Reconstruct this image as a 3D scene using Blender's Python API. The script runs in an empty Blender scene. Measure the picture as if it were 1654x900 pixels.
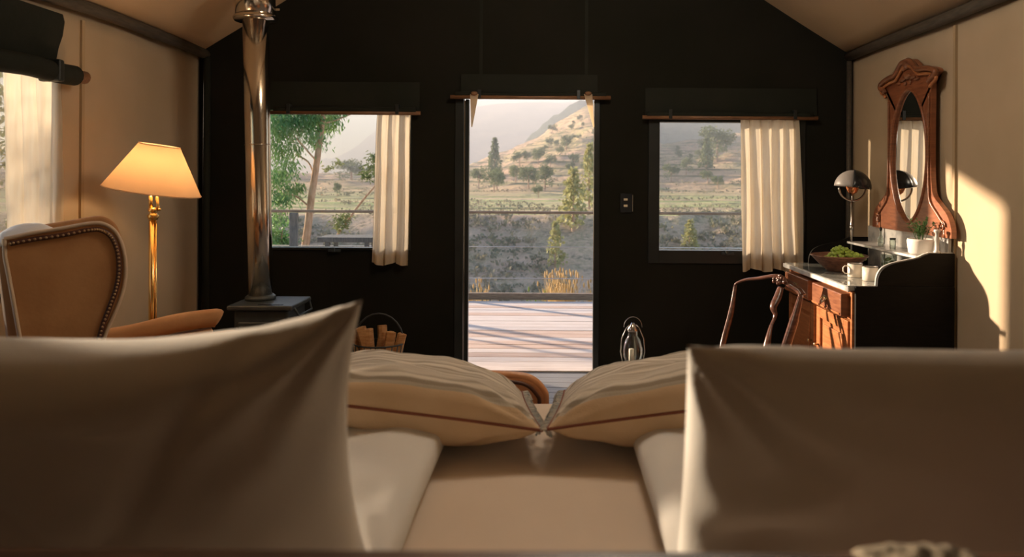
import bpy, bmesh, math, random
from mathutils import Vector, Matrix, noise
R = random.Random(7)
SC = bpy.context.scene
COL = SC.collection

# ------------------------------------------------------------------ camera
F = 1176.0                      # focal length in pixels of the 1654x900 frame
VX, VY, H, ROLL = 890.0, 285.0, 1.42, 0.006
cam = bpy.data.cameras.new('camera'); camo = bpy.data.objects.new('camera', cam); COL.objects.link(camo)
cam.sensor_width = 36; cam.sensor_fit = 'HORIZONTAL'; cam.lens = 36*F/1654
cam.shift_x = (827-VX)/1654; cam.shift_y = (VY-450)/1654
cam.clip_end = 6000; cam.clip_start = 0.05
camo.location = (0, 0, H)
camo.rotation_euler = (Matrix.Rotation(math.pi/2, 4, 'X') @ Matrix.Rotation(ROLL, 4, 'Z')).to_euler()
cam.dof.use_dof = True; cam.dof.focus_distance = 4.6; cam.dof.aperture_fstop = 3.2
SC.camera = camo

# ------------------------------------------------------------------ light
SC.view_settings.view_transform = 'Standard'; SC.view_settings.look = 'None'
SC.view_settings.exposure = 0.7; SC.view_settings.gamma = 1; SC.view_settings.use_curve_mapping = False
w = bpy.data.worlds.new('world'); SC.world = w; w.use_nodes = True
bgn = w.node_tree.nodes['Background']; bgn.inputs[1].default_value = 0.21
sky = w.node_tree.nodes.new('ShaderNodeTexSky'); sky.sky_type = 'NISHITA'; sky.sun_disc = False; sky.sun_elevation = math.radians(14)
sky.sun_rotation = math.atan2(-1, .66); sky.air_density = 1.3; sky.dust_density = 2; sky.ozone_density = 2; sky.altitude = 2500
wb = w.node_tree.nodes.new('ShaderNodeMix'); wb.data_type = 'RGBA'; wb.blend_type = 'MULTIPLY'; wb.inputs[0].default_value = 1; wb.inputs[7].default_value = (.98, .93, .92, 1)
w.node_tree.links.new(sky.outputs[0], wb.inputs[6]); w.node_tree.links.new(wb.outputs[2], bgn.inputs[0])
sun = bpy.data.lights.new('sun', 'SUN'); sun.energy = 27; sun.color = (1.0, 0.80, 0.63); sun.angle = 0.03
suno = bpy.data.objects.new('sun', sun); COL.objects.link(suno)
SUND = Vector((-1, .66, 0.25)).normalized()
suno.rotation_euler = SUND.to_track_quat('Z', 'Y').to_euler()

def area(name, loc, aim, sx, sy, e, col):
    l = bpy.data.lights.new(name, 'AREA'); l.shape = 'RECTANGLE'; l.size = sx; l.size_y = sy; l.energy = e; l.color = col
    o = bpy.data.objects.new(name, l); COL.objects.link(o); o.location = loc
    o.rotation_euler = (Vector(loc)-Vector(aim)).to_track_quat('Z', 'Y').to_euler(); return o

# ------------------------------------------------------------------ pixel helpers
def P(px, py, D):
    dx, dy = px-VX, py-VY
    dx, dy = dx+ROLL*dy, dy-ROLL*dx
    return Vector((dx*D/F, D, H-dy*D/F))
def hit(px, py, p0, n):
    d = P(px, py, 1.0)-Vector((0, 0, H)); c = Vector((0, 0, H))
    return c+d*((Vector(p0)-c).dot(n)/d.dot(n))

# ------------------------------------------------------------------ materials
def nd(nt, t, **kw):
    n = nt.nodes.new(t)
    for k, v in kw.items(): setattr(n, k, v)
    return n
def mat(name, c, rough=.6, metal=0, c2=None, ns=8, stretch=(1, 1, 1), bump=0, bs=60, trans=0, transp=0, spec=.5, detail=4, weave=0, coord='Object', sheen=0, contrast=(.35, .65)):
    m = bpy.data.materials.new(name); m.use_nodes = True; nt = m.node_tree; b = nt.nodes['Principled BSDF']
    b.inputs['Base Color'].default_value = (*c, 1); b.inputs['Roughness'].default_value = rough
    b.inputs['Metallic'].default_value = metal; b.inputs['Specular IOR Level'].default_value = spec
    if sheen: b.inputs['Sheen Weight'].default_value = sheen
    tc = nd(nt, 'ShaderNodeTexCoord'); mp = nd(nt, 'ShaderNodeMapping'); mp.inputs['Scale'].default_value = stretch
    nt.links.new(tc.outputs[coord], mp.inputs[0])
    colsock = None
    if c2:
        n = nd(nt, 'ShaderNodeTexNoise'); n.inputs['Scale'].default_value = ns; n.inputs['Detail'].default_value = detail
        nt.links.new(mp.outputs[0], n.inputs[0])
        r = nd(nt, 'ShaderNodeValToRGB'); r.color_ramp.elements[0].position = contrast[0]; r.color_ramp.elements[1].position = contrast[1]
        r.color_ramp.elements[0].color = (*c, 1); r.color_ramp.elements[1].color = (*c2, 1)
        nt.links.new(n.outputs[0], r.inputs[0]); nt.links.new(r.outputs[0], b.inputs['Base Color']); colsock = r.outputs[0]
    if bump or weave:
        bn = nd(nt, 'ShaderNodeBump'); bn.inputs['Strength'].default_value = bump or weave; bn.inputs['Distance'].default_value = .01
        if weave:
            wx = nd(nt, 'ShaderNodeTexWave', bands_direction='X'); wz = nd(nt, 'ShaderNodeTexWave', bands_direction='Z')
            for q in (wx, wz): q.inputs['Scale'].default_value = bs; q.inputs['Distortion'].default_value = 1.5; nt.links.new(tc.outputs['Object'], q.inputs[0])
            ad = nd(nt, 'ShaderNodeMath', operation='ADD'); nt.links.new(wx.outputs['Fac'], ad.inputs[0]); nt.links.new(wz.outputs['Fac'], ad.inputs[1]); nt.links.new(ad.outputs[0], bn.inputs['Height'])
        else:
            n2 = nd(nt, 'ShaderNodeTexNoise'); n2.inputs['Scale'].default_value = bs; nt.links.new(mp.outputs[0], n2.inputs[0]); nt.links.new(n2.outputs[0], bn.inputs['Height'])
        nt.links.new(bn.outputs[0], b.inputs['Normal'])
    out = nt.nodes['Material Output']; last = b.outputs[0]
    if trans:
        t = nd(nt, 'ShaderNodeBsdfTranslucent'); t.inputs[0].default_value = (*(c2 or c), 1)
        if colsock: nt.links.new(colsock, t.inputs[0])
        mx = nd(nt, 'ShaderNodeMixShader'); mx.inputs[0].default_value = trans; nt.links.new(last, mx.inputs[1]); nt.links.new(t.outputs[0], mx.inputs[2]); last = mx.outputs[0]
    if transp:
        t = nd(nt, 'ShaderNodeBsdfTransparent'); mx = nd(nt, 'ShaderNodeMixShader'); mx.inputs[0].default_value = transp
        nt.links.new(last, mx.inputs[1]); nt.links.new(t.outputs[0], mx.inputs[2]); last = mx.outputs[0]
    nt.links.new(last, out.inputs[0]); return m
def glassmat(name, tint=(1, 1, 1), gl=.06):
    m = bpy.data.materials.new(name); m.use_nodes = True; nt = m.node_tree; nt.nodes.remove(nt.nodes['Principled BSDF'])
    t = nd(nt, 'ShaderNodeBsdfTransparent'); t.inputs[0].default_value = (*tint, 1); g = nd(nt, 'ShaderNodeBsdfGlossy'); g.inputs['Roughness'].default_value = .02
    lw = nd(nt, 'ShaderNodeLayerWeight'); lw.inputs[0].default_value = .25
    mm = nd(nt, 'ShaderNodeMath', operation='MULTIPLY_ADD'); mm.inputs[1].default_value = .6; mm.inputs[2].default_value = gl
    nt.links.new(lw.outputs['Fresnel'], mm.inputs[0])
    mx = nd(nt, 'ShaderNodeMixShader'); nt.links.new(mm.outputs[0], mx.inputs[0]); nt.links.new(t.outputs[0], mx.inputs[1]); nt.links.new(g.outputs[0], mx.inputs[2])
    nt.links.new(mx.outputs[0], nt.nodes['Material Output'].inputs[0]); return m
def woodmat(name, a, b, rough=.35, stretch=(1, 1, 8), ns=10, spec=.5):
    return mat(name, a, rough, c2=b, ns=ns, stretch=stretch, bump=.08, bs=40, spec=spec, detail=8)

M = {}
M['canvas_beige'] = mat('beige_canvas', (.43, .33, .215), .9, c2=(.48, .37, .25), ns=1.6, weave=.12, bs=150, spec=.1)
M['canvas_roof'] = mat('roof_canvas', (.56, .41, .26), .9, c2=(.62, .46, .30), ns=1.2, weave=.1, bs=150, spec=.1, trans=.10)
M['canvas_dark'] = mat('dark_canvas', (.013, .013, .009), .85, c2=(.017, .016, .012), ns=2, weave=.12, bs=150, spec=.1)
M['canvas_blind'] = mat('olive_blind_canvas', (.015, .017, .012), .8, c2=(.02, .021, .015), ns=3, bump=.2, bs=30, spec=.2)
M['seam'] = mat('seam_tape', (.40, .29, .17), .9)
M['pole_dark'] = mat('dark_pole', (.055, .045, .032), .6, c2=(.09, .07, .05), ns=12, stretch=(6, 1, 6), bump=.15)
M['bar_wood'] = woodmat('blind_bar_wood', (.16, .075, .035), (.26, .13, .06), .5, (1, 8, 8))
M['frame_dark'] = mat('dark_painted_frame', (.012, .015, .014), .35, c2=(.02, .024, .022), ns=4)
M['frame_sill'] = mat('pale_sill', (.45, .43, .40), .5)
M['steel'] = mat('brushed_steel', (.60, .58, .55), .2, metal=1)
M['flue'] = mat('stainless_flue', (.66, .60, .52), .16, metal=1, bump=.05, bs=2, stretch=(3, 3, .4))
M['iron'] = mat('black_cast_iron', (.035, .042, .042), .42, c2=(.05, .058, .056), ns=20, bump=.1, bs=90)
M['brass'] = mat('polished_brass', (.86, .56, .20), .18, metal=1)
M['brass_dark'] = mat('aged_brass', (.55, .42, .24), .35, metal=1)
M['glass'] = glassmat('window_glass', (.97, .98, .97), .01)
M['glass_jar'] = glassmat('jar_glass', (.93, .97, .95), .05)
M['curtain'] = mat('cream_linen_curtain', (.86, .72, .53), .9, c2=(.91, .80, .63), ns=25, stretch=(1, 1, .15), bump=.15, bs=120, trans=.6, transp=.04, spec=.1)
M['velvet'] = mat('tan_velvet', (.44, .21, .08), .8, c2=(.53, .275, .115), ns=6, bump=.1, bs=60, sheen=.12)
M['piping'] = mat('pale_piping', (.62, .47, .33), .7)
M['nail'] = mat('antique_nail_brass', (.50, .34, .18), .3, metal=.9)
M['white_throw'] = mat('white_cotton_throw', (.82, .80, .76), .9, bump=.15, bs=60, sheen=.3)
M['linen'] = mat('white_percale', (.68, .655, .615), .85, c2=(.71, .685, .64), ns=4, bump=.06, bs=200, spec=.15)
M['sheet'] = mat('cream_sheet', (.70, .58, .47), .9, c2=(.72, .60, .49), ns=4, bump=.05, bs=200, spec=.1)
M['bed_wood'] = woodmat('dark_bed_wood', (.05, .022, .014), (.09, .04, .025), .4, (1, 8, 8))
M['knit'] = mat('oatmeal_knit', (.16, .13, .09), .95, c2=(.26, .22, .16), ns=30, bump=.5, bs=80)
M['cushion_side'] = mat('tan_linen', (.56, .40, .25), .9, c2=(.62, .45, .29), ns=8, bump=.12, bs=150, spec=.1)
M['red_seam'] = mat('rust_cord', (.20, .06, .03), .8)
M['fringe'] = mat('blue_grey_fringe', (.30, .33, .34), .9, c2=(.55, .5, .42), ns=60)
M['leather'] = mat('tan_leather', (.62, .27, .11), .4, c2=(.72, .36, .17), ns=7, bump=.12, bs=60)
M['leather_dark'] = mat('dark_leather_trim', (.09, .03, .015), .5)
M['mahogany'] = woodmat('orange_mahogany', (.34, .115, .04), (.46, .18, .065), .32)
M['mirror_wood'] = woodmat('carved_mirror_wood', (.20, .065, .028), (.30, .105, .045), .3)
M['mahogany_d'] = woodmat('dark_mahogany', (.17, .06, .028), (.26, .10, .045), .3)
M['side_wood'] = woodmat('shade_black_side', (.006, .005, .004), (.010, .008, .006), .6, spec=.15)  # deep shade of the washstand side is put into this near-black colour
M['chair_wood'] = woodmat('dark_chair_wood', (.07, .03, .02), (.13, .055, .035), .22, (1, 1, 6))
M['chair_seat'] = mat('cream_seat_fabric', (.6, .5, .4), .9)
M['plank'] = woodmat('grey_floor_board', (.20, .19, .18), (.30, .29, .28), .45, (1, 14, 14), 3)
M['deck'] = woodmat('weathered_deck_board', (.66, .56, .50), (.80, .71, .65), .7, (1, 12, 12), 3)
M['deck2'] = woodmat('ruddy_deck_board', (.56, .38, .29), (.72, .56, .46), .7, (1, 12, 12), 3)
M['rail'] = woodmat('deck_rail_wood', (.22, .15, .10), (.34, .25, .17), .6, (1, 8, 8))
M['wire'] = mat('rail_wire', (.75, .72, .68), .3, metal=1)
M['grey_post'] = mat('weathered_post', (.12, .125, .12), .8, c2=(.2, .2, .19), ns=12, stretch=(6, 6, 1))
M['dome_grey'] = mat('pale_grey_enamel', (.34, .31, .29), .4)
M['dome_black'] = mat('black_enamel', (.012, .014, .016), .25)
M['copper'] = mat('copper_cone', (.75, .30, .14), .25, metal=1)
M['enamel'] = mat('cream_enamel', (.62, .55, .45), .35, c2=(.68, .62, .52), ns=30)
M['enamel_rim'] = mat('dark_enamel_rim', (.02, .02, .025), .3)
M['bowl'] = woodmat('dark_turned_bowl', (.13, .05, .03), (.28, .13, .08), .3, (3, 3, 8))
M['grape'] = mat('green_grape', (.42, .58, .08), .3, c2=(.58, .72, .16), ns=25, trans=.25)
M['stemg'] = mat('grape_stem', (.25, .22, .08), .7)
M['leaf'] = mat('pot_plant_leaf', (.045, .10, .03), .5, c2=(.10, .19, .06), ns=20, trans=.25)
M['ceramic'] = mat('white_ceramic', (.70, .66, .60), .4)
M['soil'] = mat('potting_soil', (.03, .02, .012), 1)
M['log'] = mat('split_log_wood', (.42, .19, .06), .8, c2=(.60, .32, .13), ns=14, bump=.3, bs=40, stretch=(1, 1, 5))
M['bark'] = mat('log_bark', (.08, .045, .025), .95, bump=.5, bs=40)
M['switch'] = mat('cream_switch', (.85, .72, .50), .4)
M['wax'] = mat('candle_wax', (.85, .78, .66), .5)
M['mirror'] = mat('mirror_silver', (.86, .87, .86), .015, metal=1)
M['trunk'] = mat('eucalyptus_bark', (.34, .20, .12), .9, c2=(.52, .36, .25), ns=9, stretch=(2, 2, .5), bump=.4, bs=20)
M['euc'] = mat('eucalyptus_leaf', (.07, .20, .07), .55, c2=(.22, .36, .13), ns=1.5, trans=.3)
M['shrub'] = mat('grey_green_shrub_leaf', (.12, .17, .07), .7, c2=(.24, .27, .12), ns=1.2, trans=.25)
M['scrub'] = mat('bank_scrub_leaf', (.20, .20, .13), .9, c2=(.36, .30, .20), ns=.25, trans=.2)
M['pine'] = mat('olive_pine_foliage', (.14, .18, .08), .8, c2=(.27, .29, .14), ns=.6, trans=.2)
M['poplar'] = mat('yellow_green_foliage', (.30, .31, .11), .8, c2=(.52, .47, .22), ns=.6, trans=.25)
M['drygrass'] = mat('dry_grass', (.58, .42, .20), .9, c2=(.72, .55, .30), ns=6, trans=.3)
M['greengrass'] = mat('green_grass', (.22, .34, .08), .9, c2=(.36, .46, .14), ns=6, trans=.3)
# marble
def marble(name, a, b, rough=.12):
    m = mat(name, a, rough, c2=b, ns=7, detail=10, contrast=(.48, .60)); return m
M['marble_dark'] = marble('grey_green_marble', (.20, .21, .19), (.36, .36, .33), .08)
M['marble'] = marble('white_grey_marble', (.62, .60, .56), (.38, .38, .37), .2)
# striped cushion top
def striped():
    m = mat('striped_linen', (.6, .52, .42), .9, bump=.15, bs=150, spec=.1); nt = m.node_tree; b = nt.nodes['Principled BSDF']
    tc = nd(nt, 'ShaderNodeTexCoord'); mp = nd(nt, 'ShaderNodeMapping'); mp.inputs['Scale'].default_value = (.15, 34, 0); nt.links.new(tc.outputs['Object'], mp.inputs[0])
    n = nd(nt, 'ShaderNodeTexNoise'); n.inputs['Scale'].default_value = 1; n.inputs['Detail'].default_value = 2; nt.links.new(mp.outputs[0], n.inputs[0])
    r = nd(nt, 'ShaderNodeValToRGB'); e = r.color_ramp.elements; e[0].position = .38; e[0].color = (.30, .25, .19, 1); e[1].position = .58; e[1].color = (.66, .59, .49, 1)
    nt.links.new(n.outputs[0], r.inputs[0]); nt.links.new(r.outputs[0], b.inputs['Base Color']); return m
M['stripe'] = striped()
# lampshade and bulb
M['shade'] = mat('ivory_lampshade', (.80, .64, .46), .9, trans=.6, bump=.05, bs=100)
def emit(name, c, s):
    m = bpy.data.materials.new(name); m.use_nodes = True; b = m.node_tree.nodes['Principled BSDF']
    b.inputs['Emission Color'].default_value = (*c, 1); b.inputs['Emission Strength'].default_value = s; return m
M['globe'] = mat('fill_lamp_globe', (.85, .75, .6), .9, trans=.5, transp=.5)
M['bulb'] = emit('warm_bulb', (1, .62, .28), 12)
# terrain
def terrain(name, soil, grass, scrub, gs, lo, hi, bscale, fields=False):
    m = bpy.data.materials.new(name); m.use_nodes = True; nt = m.node_tree; b = nt.nodes['Principled BSDF']; b.inputs['Roughness'].default_value = 1; b.inputs['Specular IOR Level'].default_value = .05
    tc = nd(nt, 'ShaderNodeTexCoord')
    def ns(scale, det, st=(1, 1, 1)):
        mp = nd(nt, 'ShaderNodeMapping'); mp.inputs['Scale'].default_value = st; nt.links.new(tc.outputs['Object'], mp.inputs[0])
        n = nd(nt, 'ShaderNodeTexNoise'); n.inputs['Scale'].default_value = scale; n.inputs['Detail'].default_value = det; n.inputs['Roughness'].default_value = .65; nt.links.new(mp.outputs[0], n.inputs[0]); return n.outputs[0]
    def ramp(s, a, c):
        r = nd(nt, 'ShaderNodeMapRange'); r.inputs['From Min'].default_value = a; r.inputs['From Max'].default_value = c; nt.links.new(s, r.inputs['Value']); return r.outputs[0]
    def mixc(f, a, c):
        x = nd(nt, 'ShaderNodeMix', data_type='RGBA'); nt.links.new(f, x.inputs[0])
        for i, v in ((6, a), (7, c)):
            if isinstance(v, tuple): x.inputs[i].default_value = (*v, 1)
            else: nt.links.new(v, x.inputs[i])
        return x.outputs[2]
    c0 = mixc(ramp(ns(gs, 5), lo, hi), soil, grass)
    c1 = mixc(ramp(ns(gs*4, 6, (1, 1, 2.5)), .50, .60), c0, scrub)
    c2 = mixc(ramp(ns(gs*16, 4), .35, .75), c1, tuple(min(1, v*1.35) for v in soil))
    if fields:   # green terrace edges, and the near flat strip fields
        sp = nd(nt, 'ShaderNodeSeparateXYZ'); nt.links.new(tc.outputs['Object'], sp.inputs[0])
        m1 = nd(nt, 'ShaderNodeMath', operation='MULTIPLY'); m1.inputs[1].default_value = 1/1.9; nt.links.new(sp.outputs[2], m1.inputs[0])
        m2 = nd(nt, 'ShaderNodeMath', operation='FRACT'); nt.links.new(m1.outputs[0], m2.inputs[0])
        mr = nd(nt, 'ShaderNodeMath', operation='MULTIPLY'); nt.links.new(ramp(m2.outputs[0], .70, .9), mr.inputs[0]); nt.links.new(ramp(ns(.06, 4), .40, .55), mr.inputs[1])
        c2 = mixc(mr.outputs[0], c2, (.13, .14, .07))
        fcol = mixc(ramp(ns(.11, 6, (.16, 3.2, 1)), .40, .56), (.58, .43, .30), (.40, .44, .20))
        fcol = mixc(ramp(ns(.2, 6, (.22, 3, 1)), .53, .60), fcol, (.14, .15, .08))
        c2 = mixc(ramp(sp.outputs[1], 115, 165), fcol, c2)
    nt.links.new(c2, b.inputs['Base Color'])
    bn = nd(nt, 'ShaderNodeBump'); bn.inputs['Distance'].default_value = bscale; bn.inputs['Strength'].default_value = .7
    nt.links.new(ns(gs*12, 6), bn.inputs['Height']); nt.links.new(bn.outputs[0], b.inputs['Normal']); return m
M['ground'] = terrain('valley_scrub_ground', (.56, .42, .31), (.36, .33, .20), (.18, .18, .12), .13, .42, .58, 1.2)
M['hill'] = terrain('terraced_hill_ground', (.47, .33, .22), (.33, .34, .15), (.18, .19, .10), .02, .46, .60, 2.0, True)
M['forest'] = terrain('forested_ridge', (.10, .12, .09), (.07, .10, .06), (.05, .07, .045), .012, .4, .6, 12)
M['mount'] = terrain('hazy_mountain', (.30, .27, .25), (.20, .22, .19), (.15, .17, .15), .003, .4, .6, 20)

# ------------------------------------------------------------------ object helpers
def link(name, me, m=None, parent=None, smooth=False):
    o = bpy.data.objects.new(name, me); COL.objects.link(o)
    if m: me.materials.append(m)
    if smooth:
        for p in me.polygons: p.use_smooth = True
    if parent is not None:
        o.parent = parent; o.matrix_parent_inverse = parent.matrix_basis.inverted() if parent.type == 'EMPTY' else Matrix()
    return o
def obj(name, bm, m, parent=None, smooth=False, bevel=0, seg=2, keep=True, sub=0):
    bmesh.ops.recalc_face_normals(bm, faces=bm.faces[:])
    me = bpy.data.meshes.new(name); bm.to_mesh(me); bm.free()
    o = link(name, me, m, parent, smooth)
    if bevel:
        b = o.modifiers.new('bevel', 'BEVEL'); b.width = bevel; b.segments = seg; b.limit_method = 'ANGLE'
        for p in me.polygons: p.use_smooth = True
        b.harden_normals = True
    if sub:
        s = o.modifiers.new('sub', 'SUBSURF'); s.levels = s.render_levels = sub
    return o
def tag(o, label=None, cat=None, group=None, kind=None):
    if label: o['label'] = label
    if cat: o['category'] = cat
    if group: o['group'] = group
    if kind: o['kind'] = kind
    return o
def thing(name, loc, label, cat, group=None):
    o = bpy.data.objects.new(name, None); COL.objects.link(o); o.empty_display_size = .05
    o.location = loc; bpy.context.view_layer.update
    o.matrix_basis = Matrix.Translation(Vector(loc)); return tag(o, label, cat, group)
def copy_tree(o, parent=None):
    c = o.copy(); COL.objects.link(c)
    if parent: c.parent = parent
    for ch in [k for k in bpy.data.objects if k.parent == o]: copy_tree(ch, c)
    return c
NB = bmesh.new
def box(bm, x0, x1, y0, y1, z0, z1, mtx=None):
    vs = [bm.verts.new((x, y, z)) for x in (x0, x1) for y in (y0, y1) for z in (z0, z1)]
    for f in ((0, 1, 3, 2), (4, 6, 7, 5), (0, 4, 5, 1), (2, 3, 7, 6), (0, 2, 6, 4), (1, 5, 7, 3)): bm.faces.new([vs[i] for i in f])
    if mtx is not None: bmesh.ops.transform(bm, matrix=mtx, verts=vs)
    return bm
def bx(*a, **k): return box(NB(), *a, **k)
def tube(bm, pts, rad, seg=8, cap=True, squash=None):
    pts = [Vector(p) for p in pts]; n = len(pts); rings = []
    up = Vector((0, 0, 1))
    for i, p in enumerate(pts):
        t = (pts[min(i+1, n-1)]-pts[max(i-1, 0)]).normalized()
        a = t.cross(up) if abs(t.dot(up)) < .95 else t.cross(Vector((1, 0, 0)))
        if i and rings: # keep frame steady
            a = prev - t*prev.dot(t)
        a.normalize(); prev = a; b = t.cross(a).normalized()
        r = rad[i] if isinstance(rad, (list, tuple)) else rad
        rings.append([bm.verts.new(p+(a*math.cos(k*2*math.pi/seg)+b*math.sin(k*2*math.pi/seg)*(squash or 1))*r) for k in range(seg)])
    for i in range(n-1):
        for k in range(seg): bm.faces.new((rings[i][k], rings[i][(k+1) % seg], rings[i+1][(k+1) % seg], rings[i+1][k]))
    if cap: bm.faces.new(rings[0][::-1]); bm.faces.new(rings[-1])
    return bm
def ltube(bm, pts, r, seg=6):
    pts = list(pts); rings = []; n = len(pts)
    return tube(bm, pts+[pts[0]], r, seg, cap=False)
def lathe(bm, prof, c, seg=24, arc=1.0, a0=0, axis=None):
    c = Vector(c); rings = []; m = axis or Matrix()
    closed = arc >= .999; ns = seg if closed else seg+1
    for r, z in prof:
        rings.append([bm.verts.new(c+m@Vector((r*math.cos(a0+k*2*math.pi*arc/seg), r*math.sin(a0+k*2*math.pi*arc/seg), z))) for k in range(ns)])
    for i in range(len(prof)-1):
        for k in range(seg):
            k2 = (k+1) % ns
            bm.faces.new((rings[i][k], rings[i][k2], rings[i+1][k2], rings[i+1][k]))
    bmesh.ops.remove_doubles(bm, verts=bm.verts[:], dist=1e-5) if len(bm.verts) < 20000 else None
    return bm
def prism(bm, poly, off):
    a = [bm.verts.new(p) for p in poly]; b = [bm.verts.new(Vector(p)+Vector(off)) for p in poly]; n = len(a)
    bm.faces.new(a); bm.faces.new(b[::-1])
    for i in range(n): bm.faces.new((a[i], b[i], b[(i+1) % n], a[(i+1) % n]))
    return bm
def ball(bm, c, r, u=12, v=8, s=(1, 1, 1)):
    bmesh.ops.create_uvsphere(bm, u_segments=u, v_segments=v, radius=r, matrix=Matrix.Translation(c)@Matrix.Diagonal((*s, 1))); return bm
def sheetgrid(f, nu, nv, hole=None):
    bm = NB(); g = [[bm.verts.new(f(i/nu, j/nv)) for j in range(nv+1)] for i in range(nu+1)]
    for i in range(nu):
        for j in range(nv):
            if hole and hole((i+.5)/nu, (j+.5)/nv): continue
            bm.faces.new((g[i][j], g[i+1][j], g[i+1][j+1], g[i][j+1]))
    return bm
def nz(x, y=0, z=0): return noise.noise(Vector((x, y, z)))
def smooth_curve(pts, n=6):
    pts = [Vector(p) for p in pts]; out = []
    for i in range(len(pts)-1):
        p0, p1, p2, p3 = pts[max(i-1, 0)], pts[i], pts[i+1], pts[min(i+2, len(pts)-1)]
        for k in range(n):
            t = k/n; out.append(.5*((2*p1)+(p2-p0)*t+(2*p0-5*p1+4*p2-p3)*t*t+(3*p1-p0-3*p2+p3)*t**3))
    return out+[pts[-1]]

# ================================================================== SETTING: the tent
YF = 5.30; XL, XR = -2.545, 2.18; EAVE = 2.30; XC = (XL+XR)/2; APEX = 3.86
# openings of the front wall: x0,x1,z0,z1
W1 = (P(420, 0, YF).x, P(666, 0, YF).x, P(550, 404, YF).z, P(550, 170, YF).z)
W2 = (P(1049, 0, YF).x, P(1302, 0, YF).x, P(1170, 426, YF).z, P(1170, 180, YF).z)
DR = (P(737, 0, YF).x, P(970, 0, YF).x, 0.0, P(860, 150, YF).z)
fl = tag(obj('floor', bx(XL-.02, XR+.02, -1.5, YF+.12, -.10, -.028), M['iron']), 'grey boarded floor inside the tent', None, None, 'structure')
pw = .118
pm = bpy.data.meshes.new('plank'); b = bx((XL)/1, XR, -pw/2+.003, pw/2-.003, -.0275, 0); bmesh.ops.bevel(b, geom=b.edges[:], offset=.002, segments=1); b.to_mesh(pm); b.free(); pm.materials.append(M['plank'])
y = 0.0
while y < YF+.06:
    o = link('plank', pm, None, fl); o.location = (0, y, R.uniform(-.0015, .0)); y += pw
# front wall: dark canvas with three openings
bm = NB(); T = .05
def fw(x0, x1, z0, z1): box(bm, x0, x1, YF, YF+T, z0, z1)
ztop = EAVE
fw(XL-.03, W1[0], 0, ztop); fw(W1[1], DR[0], 0, ztop); fw(DR[1], W2[0], 0, ztop); fw(W2[1], XR+.03, 0, ztop)
fw(W1[0], W1[1], 0, W1[2]); fw(W1[0], W1[1], W1[3], ztop); fw(DR[0], DR[1], DR[3], ztop); fw(W2[0], W2[1], 0, W2[2]); fw(W2[0], W2[1], W2[3], ztop)
prism(bm, [(XL-.03, YF, ztop), (XR+.03, YF, ztop), (XC, YF, APEX)], (0, T, 0))
wf = tag(obj('wall_front', bm, M['canvas_dark']), 'dark olive canvas front wall with two windows and a doorway', None, None, 'structure')
for px in (777, 947):      # stitched seams above the door
    p = P(px, 100, YF); obj('seam', bx(p.x-.012, p.x+.012, YF-.004, YF+.001, DR[3]+.05, APEX-.95 if px < 800 else APEX-.75), M['canvas_blind'], wf)
# side walls: canvas sheets with soft folds
WL = (2.15, 3.74, .90, 1.99)   # window_3 opening y0,y1,z0,z1 in left wall
def leftf(u, v):
    yy = -1.5+u*(YF+1.5); zz = v*EAVE
    f = .012*math.sin(yy*9+math.sin(zz*1.3))*max(0, (yy-3.9)/1.4) + .006*nz(yy*1.1, zz*.6)
    return (XL+f-.012, yy, zz)
NU, NVV = 136, 24
def hl(u, v):
    yy = -1.5+u*(YF+1.5); zz = v*EAVE; return WL[0] < yy < WL[1] and WL[2] < zz < WL[3]
def solid(o, t, off=0):
    s = o.modifiers.new('solid', 'SOLIDIFY'); s.thickness = t; s.offset = off; return o
wl = solid(tag(obj('wall_left', sheetgrid(leftf, NU, NVV, hl), M['canvas_beige'], smooth=True), 'beige canvas side wall on the left', None, None, 'structure'), .012)
def rightf(u, v):
    yy = -1.5+u*(YF+1.5); zz = v*EAVE; return (XR+.012+.005*nz(yy*.9+8, zz*.5)+.004*math.sin(yy*3+zz), yy, zz)
wr = solid(tag(obj('wall_right', sheetgrid(rightf, 90, 16), M['canvas_beige'], smooth=True), 'beige canvas side wall on the right', None, None, 'structure'), .012)
yy = F*XR/(1541-VX)
obj('seam', bx(XR-.004, XR+.01, yy-.012, yy+.012, 0, EAVE-.05), M['seam'], wr)
yy = F*-XL/(VX-132)
obj('seam', bx(XL-.01, XL+.006, yy-.012, yy+.012, 0, EAVE-.05), M['seam'], wl)
# back wall (behind the camera)
bm = NB(); YB = -1.5
box(bm, XL, XR, YB-.05, YB, 0, EAVE)
prism(bm, [(XL, YB, EAVE), (XR, YB, EAVE), (XC, YB, APEX)], (0, -.05, 0))
tag(obj('wall_back', bm, M['canvas_beige']), 'beige canvas wall behind the bed', None, None, 'structure')
def roof(x0, x1):
    def f(u, v):
        yy = YB-.05+u*(YF+.35-YB); s = v
        sag = -.035*math.sin(s*math.pi)*(1+.3*math.sin(yy*2.2)) + .012*nz(yy*1.3, s*3, x0)
        return (x0+(x1-x0)*s, yy, EAVE+(APEX-EAVE)*s+sag+.012)
    return f
bm = sheetgrid(roof(XL-.02, XC), 60, 16); me2 = sheetgrid(roof(XR+.02, XC), 60, 16)
tmp = bpy.data.meshes.new('t'); me2.to_mesh(tmp); me2.free(); bm.from_mesh(tmp); bpy.data.meshes.remove(tmp)
cl = solid(tag(obj('ceiling', bm, M['canvas_roof'], smooth=True), 'sloping cream canvas tent ceiling', None, None, 'structure'), .01)
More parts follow.
